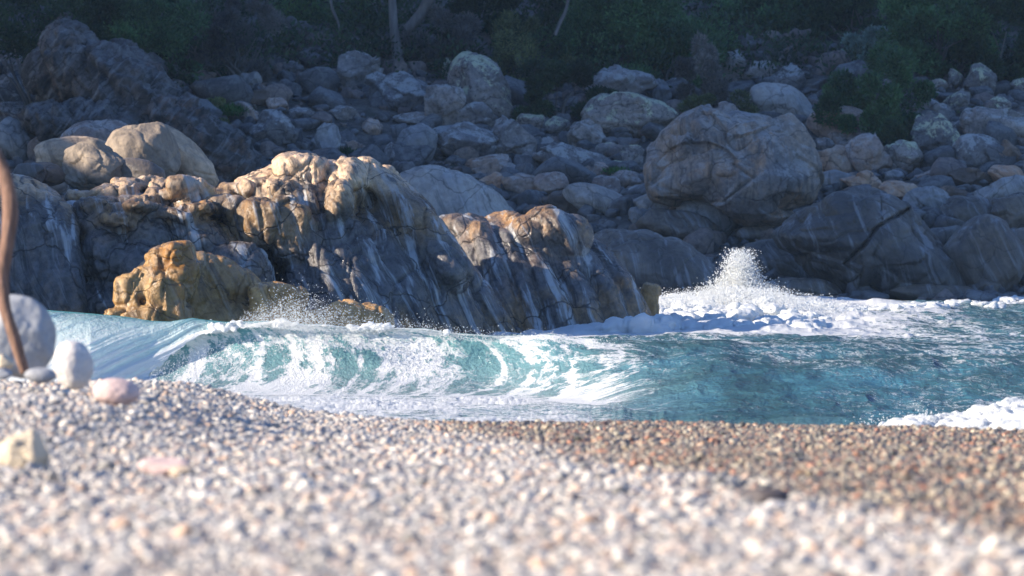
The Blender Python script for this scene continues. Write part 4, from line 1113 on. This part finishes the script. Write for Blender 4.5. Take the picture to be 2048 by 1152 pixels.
# swash in front of the wave and along the beach
pt = []
for i in range(330):
    px = rng.uniform(1880, 2300); d = 39.8 + rng.normal() * .45 - (px - 1900) * .001; r = rng.uniform(.05, .12); p = P(px, 840, d)
    h = np.interp(px, [1880, 1960, 2048, 2300], [.0, .12, .20, .26])
    pt.append((p[0], d, -.05 + rng.uniform(0, 1) * h, r * 1.5, r * 1.3, r * .8))
for i in range(160):
    px = rng.normal(1830, 55); d = 39.8 + rng.normal() * .35; r = rng.uniform(.025, .065); p = P(px, 840, d)
    pt.append((p[0], d, -.05 + rng.uniform(0, .10) * math.exp(-((px - 1850) / 60) ** 2), r * 1.6, r * 1.3, r * .8))
blobs('shorebreak_foam', pt, M_FOAM, .02, 'thick white shorebreak rolling in at the lower right', 9, .05, 7.0)
n = 900
px = np.concatenate([rng.normal(1852, 14, 200), rng.normal(1840, 60, 400), rng.uniform(1880, 2060, 300)]); d = 39.6 + rng.normal(size=n) * .2
q = P(px, 840, d); q[:, 2] = .04 + np.abs(rng.normal(size=n)) * np.where(np.arange(n) < 200, .07, .03) + np.interp(px, [1900, 2048], [0, .15])
drops('shore_spray', q, rng.uniform(.002, .006, n), 'small droplets jumping from the shorebreak')

# ------------------------------------------------------------------ vegetation
def leaf_mat(name, c1, c2):
    m = NT(name); g = m.n('NewGeometry')
    r = g.outputs['Random Per Island']
    n = m.noise(g.outputs['Position'], .9, 3)
    col = m.mix(r, c1, c2)
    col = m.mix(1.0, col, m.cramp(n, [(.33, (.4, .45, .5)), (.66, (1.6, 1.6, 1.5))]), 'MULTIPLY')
    a = m.n('BsdfPrincipled', {'Base Color': col, 'Roughness': .6})
    t = m.n('BsdfTranslucent', {'Color': col})
    mx = m.n('MixShader', {0: .3, 1: a.outputs[0], 2: t.outputs[0]})
    m.t.links.new(mx.outputs[0], m.out.inputs[0]); return m.m
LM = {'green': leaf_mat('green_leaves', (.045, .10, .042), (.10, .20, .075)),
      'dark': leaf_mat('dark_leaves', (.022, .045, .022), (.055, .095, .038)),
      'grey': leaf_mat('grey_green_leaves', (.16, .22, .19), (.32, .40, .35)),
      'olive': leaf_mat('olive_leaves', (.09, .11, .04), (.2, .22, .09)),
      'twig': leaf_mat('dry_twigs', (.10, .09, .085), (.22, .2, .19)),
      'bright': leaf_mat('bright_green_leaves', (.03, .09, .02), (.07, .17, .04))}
m = NT('grey_bark'); tc = m.n('TexCoord').outputs['Object']; g = m.noise(m.map(tc, (8, 8, 1.5)), 1, 6, .65)
bs = m.n('BsdfPrincipled', {'Base Color': m.cramp(g, [(.3, (.10, .09, .085)), (.7, (.25, .23, .22))]), 'Roughness': .9})
m.set(bs, 'Normal', m.bump(g, .6, .03)); m.t.links.new(bs.outputs[0], m.out.inputs[0]); M_BARK = m.m

def leaves(C, A, ln, wd, r_):
    """rhombus leaves at C pointing along A"""
    n = len(C)
    A = A / np.linalg.norm(A, axis=1)[:, None]
    B = np.cross(A, r_.normal(size=(n, 3))); B /= np.linalg.norm(B, axis=1)[:, None]
    l = (ln * r_.uniform(.6, 1.4, n))[:, None]; w = (wd * r_.uniform(.6, 1.3, n))[:, None]
    V = np.stack([C, C + A * l * .5 + B * w, C + A * l, C + A * l * .5 - B * w], 1).reshape(-1, 3)
    return V, np.arange(n * 4).reshape(-1, 4)
def crown_points(C, R, nclump, nleaf, r_, spread=.22):
    q = r_.normal(size=(nclump, 3)); q /= np.linalg.norm(q, axis=1)[:, None]
    q *= (r_.uniform(.35, 1.0, nclump) ** .5)[:, None]
    cs = r_.uniform(.6, 1.35, nclump)
    k = r_.integers(0, nclump, nleaf)
    u = r_.normal(size=(nleaf, 3)); u /= np.linalg.norm(u, axis=1)[:, None]
    loc = q[k] + u * (spread * cs[k] * r_.uniform(.5, 1.05, nleaf))[:, None]
    return C + loc * R, u, C + q * R
def bush(cx, cy, rx, ry, kind, label, d=None, nl=9000, ln=.10, wd=.022, name='bush', trunk=True, droop=.0, clumps=None, dep=.8):
    if d is None: d = hit(cx, min(cy + ry * 1.25, 330)) - .1
    r_ = np.random.default_rng(int(cx * 3 + cy)); k = d / F
    C = P(cx, cy + 8, d); rx *= 1.25; ry *= 1.3; nl = int(nl * 1.6); d += dep * (rx + ry) / 2 * k * .35; C = P(cx, cy + 8, d); R = np.array([rx * k, dep * (rx + ry) / 2 * k, ry * k])
    clumps = clumps or max(14, int(R[0] * R[2] * 22))
    Lc, u, cc = crown_points(C, R, clumps, nl, r_)
    A = u * .8 + r_.normal(size=u.shape) * .6 + (0, 0, .5 - droop)
    gz = float(T(np.array([C[0]]), np.array([C[1]]))[0])
    base = np.array([C[0], C[1], min(gz - .05, C[2] - R[2] * .3)])
    e = empty(name, base, label=label, category='tree' if name == 'tree' else 'bush')
    V, Fc = leaves(Lc, A, ln, wd, r_)
    link('crown', make_mesh('crown', V - base, Fc, LM[kind], smooth=False), parent=e)
    Vs, Fs, o = [], [], 0
    for c in cc[:: max(1, len(cc) // 14)]:
        c = base * .35 + c * .65; mid = base * .45 + c * .55 + r_.normal(size=3) * .1
        V, Fc = tube([base + r_.normal(size=3) * (.08, .08, 0), base * .75 + c * .25 + (0, 0, .1), mid, c], [.05, .035, .02, .008], nseg=6, seed=1)
        Vs.append(V - base); Fs.append(Fc + o); o += len(V)
    link('trunk', make_mesh('trunk', np.concatenate(Vs), np.concatenate(Fs), LM['twig']), parent=e)
    return e
BUSH = [
 (1265,100,150,120,'green','large dense green tree crown above the peaked boulder in the upper middle',107.2,26000,.09,.02,'tree'),
 (1330,140,95,80,'green','lower right skirt of green foliage beside the large dense tree crown',106.2,9000,.09,.02),
 (1120,185,85,55,'dark','round dark bush in front of the shadowed hollow, upper centre',None,11000,.08,.017),
 (1065,105,70,70,'olive','wispy olive bush with bare stems left of the large dense green tree',None,4500,.09,.014),
 (1400,150,42,70,'twig','grey twiggy bush at the right edge of the large dense tree',None,8000,.09,.010),
 (1440,215,60,40,'olive','low scrub between the giant boulder and the grey twiggy bush',None,5000,.07,.014),
 (270,75,140,90,'green','green leafy bush on the upper left beside the streaked crag',None,15000,.09,.02),
 (395,60,80,75,'dark','dark bush right of the green leafy bush on the upper left',None,8000,.09,.018),
 (480,85,70,70,'twig','feathery grey-blue bush over the rubble on the upper left',None,7000,.10,.010),
 (330,135,50,28,'dark','low dark scrub hanging over the left rock slope',None,4000,.07,.016),
 (410,215,50,22,'olive','small low scrub growing on the left rock slope',None,2500,.06,.014),
 (650,60,110,75,'green','green bush behind the pale bare trunk in the upper left centre',109.5,12000,.09,.018),
 (835,140,60,55,'dark','dark bush above the flat-topped wedge boulder',107.5,8000,.08,.016),
 (880,60,60,60,'twig','brown leafless thicket in the shadow at the top centre',None,5000,.10,.010),
 (1600,110,150,120,'dark','big dark tree over the three white-capped boulders',110.5,20000,.10,.02,'tree'),
 (1520,50,120,80,'green','dark green crown at the top edge right of the large dense tree',110,12000,.10,.02,'tree'),
 (1740,190,95,85,'green','dense green bush reaching down between the boulders on the right',None,16000,.09,.018),
 (1760,110,70,45,'grey','pale grey-green shrub on the upper right',107.5,8000,.09,.018),
 (1815,140,50,35,'grey','smaller pale grey-green shrub just above the right boulders',107.2,5000,.08,.016),
 (1870,60,100,80,'green','leafy tree crown on the upper right above the grey-green shrubs',None,11000,.10,.02,'tree'),
 (1985,70,90,80,'dark','dark tree crown in the upper right corner',None,12000,.10,.02,'tree'),
 (1960,100,60,40,'grey','thin silvery bush in front of the dark corner tree',None,2600,.08,.014),
 (80,22,150,62,'dark','dark tree crown in the upper left corner',99.5,12000,.10,.02,'tree'),
 (1720,20,120,60,'dark','dark crown at the top edge above the pale grey-green shrub',None,10000,.10,.02,'tree'),
 (1090,20,110,60,'dark','dark crown at the top edge between the bare trunks and the large green tree',None,10000,.10,.02,'tree'),
 (950,50,60,60,'dark','dark thicket behind the tall lichened boulder',109,7000,.09,.018),
 (1780,285,40,35,'dark','shadowed bush base beside the dark stump-shaped rock',None,4000,.07,.014),
]
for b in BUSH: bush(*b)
for (cx, cy, rx, ry, lb) in [(690,298,16,16,'tuft of bright green grass beside the pale pointed stone'),(1235,335,24,10,'low green moss patch in the hollow left of the giant boulder'),
        (1960,218,26,14,'green tuft under the tall yellowish boulder'),(465,210,24,16,'green creeper between the pink rocks of the left slope'),(395,238,34,14,'strip of green plants on the left rock slope'),(470,290,24,12,'small green plant lower on the left rock slope')]:
    d = hit(cx, cy + ry) - .3; r_ = np.random.default_rng(int(cx)); k = d / F
    C = P(cx, cy + ry, d); n = 900
    q = C + r_.normal(size=(n, 3)) * np.array([rx * k * .5, .15, ry * k * .25]); A = r_.normal(size=(n, 3)) * .5 + (0, 0, 1)
    V, Fc = leaves(q, A, ry * k * .9, .012, r_)
    link('plant', make_mesh('plant', V, Fc, LM['bright'], smooth=False), C, label=lb, category='plant')
# pale bare trunks
def trunk_tree(px, label, d, rr, seed):
    pts = [P(a, b, d) for a, b in px]
    V, Fc = tube(pts, rr, nseg=14, seed=seed, bumpy=.06)
    e = empty('bare_tree', pts[0], label=label, category='tree')
    link('trunk', make_mesh('trunk', V - pts[0], Fc, M_BARK), parent=e)
    r_ = np.random.default_rng(seed)
    C = pts[-1] + (0, 0, .6); Lc, u, cc = crown_points(C, np.array([1.6, 1.2, .9]), 20, 5000, r_)
    V, Fc = leaves(Lc, u + (0, 0, .3), .1, .02, r_)
    link('crown', make_mesh('crown', V - pts[0], Fc, LM['dark'], smooth=False), parent=e)
trunk_tree([(798,150),(795,110),(788,60),(785,10),(780,-60)], 'tree with a thin upright pale trunk above the wedge boulder', 106.5, [.14,.12,.10,.09,.07], 3)
trunk_tree([(812,60),(826,48),(845,22),(862,-10),(885,-60)], 'tree with a pale trunk leaning right at the top edge', 107.5, [.12,.12,.12,.11,.09], 5)
trunk_tree([(680,60),(672,35),(664,15),(662,-10),(668,-60)], 'slender pale stem at the top edge left of the bare trunks', 107, [.03,.035,.035,.03,.03], 7)
trunk_tree([(1110,70),(1120,45),(1132,20),(1140,-30)], 'thin pale leaning stem beside the large green tree', 106, [.04,.04,.035,.03], 8)

# undergrowth on the hill
def undergrowth():
    r_ = np.random.default_rng(99); n = 110000; nc = 1300
    y = 106 + 26 * r_.uniform(0, 1, nc) ** 1.4; x = r_.uniform(-.17, .17, nc) * y
    z = T(x, y); s = r_.uniform(.45, 1.15, nc)
    k = r_.integers(0, nc, n); u = r_.normal(size=(n, 3)); u /= np.linalg.norm(u, axis=1)[:, None]; u[:, 2] = np.abs(u[:, 2])
    C = np.stack([x, y, z], 1)[k] + u * (s[k] * r_.uniform(.6, 1, n))[:, None]
    V, Fc = leaves(C, u * .6 + r_.normal(size=u.shape) * .6 + (0, 0, .3), .14, .03, r_)
    link('undergrowth', make_mesh('undergrowth', V, Fc, LM['dark'], smooth=False), kind='stuff', label='dark tangled undergrowth covering the shaded hillside', category='undergrowth')
undergrowth()

# ------------------------------------------------------------------ haze in the air of the bay
hz = NT('haze_air')
pv = hz.t.nodes.new('ShaderNodeVolumePrincipled'); pv.inputs['Color'].default_value = (.45, .68, 1, 1); pv.inputs['Density'].default_value = .00024
hz.t.links.new(pv.outputs[0], hz.out.inputs[1])
a_, b_ = (-700, -20, -3), (700, 1000, 420)
V = [(x, y, z) for x in (a_[0], b_[0]) for y in (a_[1], b_[1]) for z in (a_[2], b_[2])]
link('haze', make_mesh('haze', V, [[0, 1, 3, 2], [4, 6, 7, 5], [0, 4, 5, 1], [2, 3, 7, 6], [0, 2, 6, 4], [1, 5, 7, 3]], hz.m, smooth=False), kind='stuff', label='thin sea haze over the bay', category='haze')
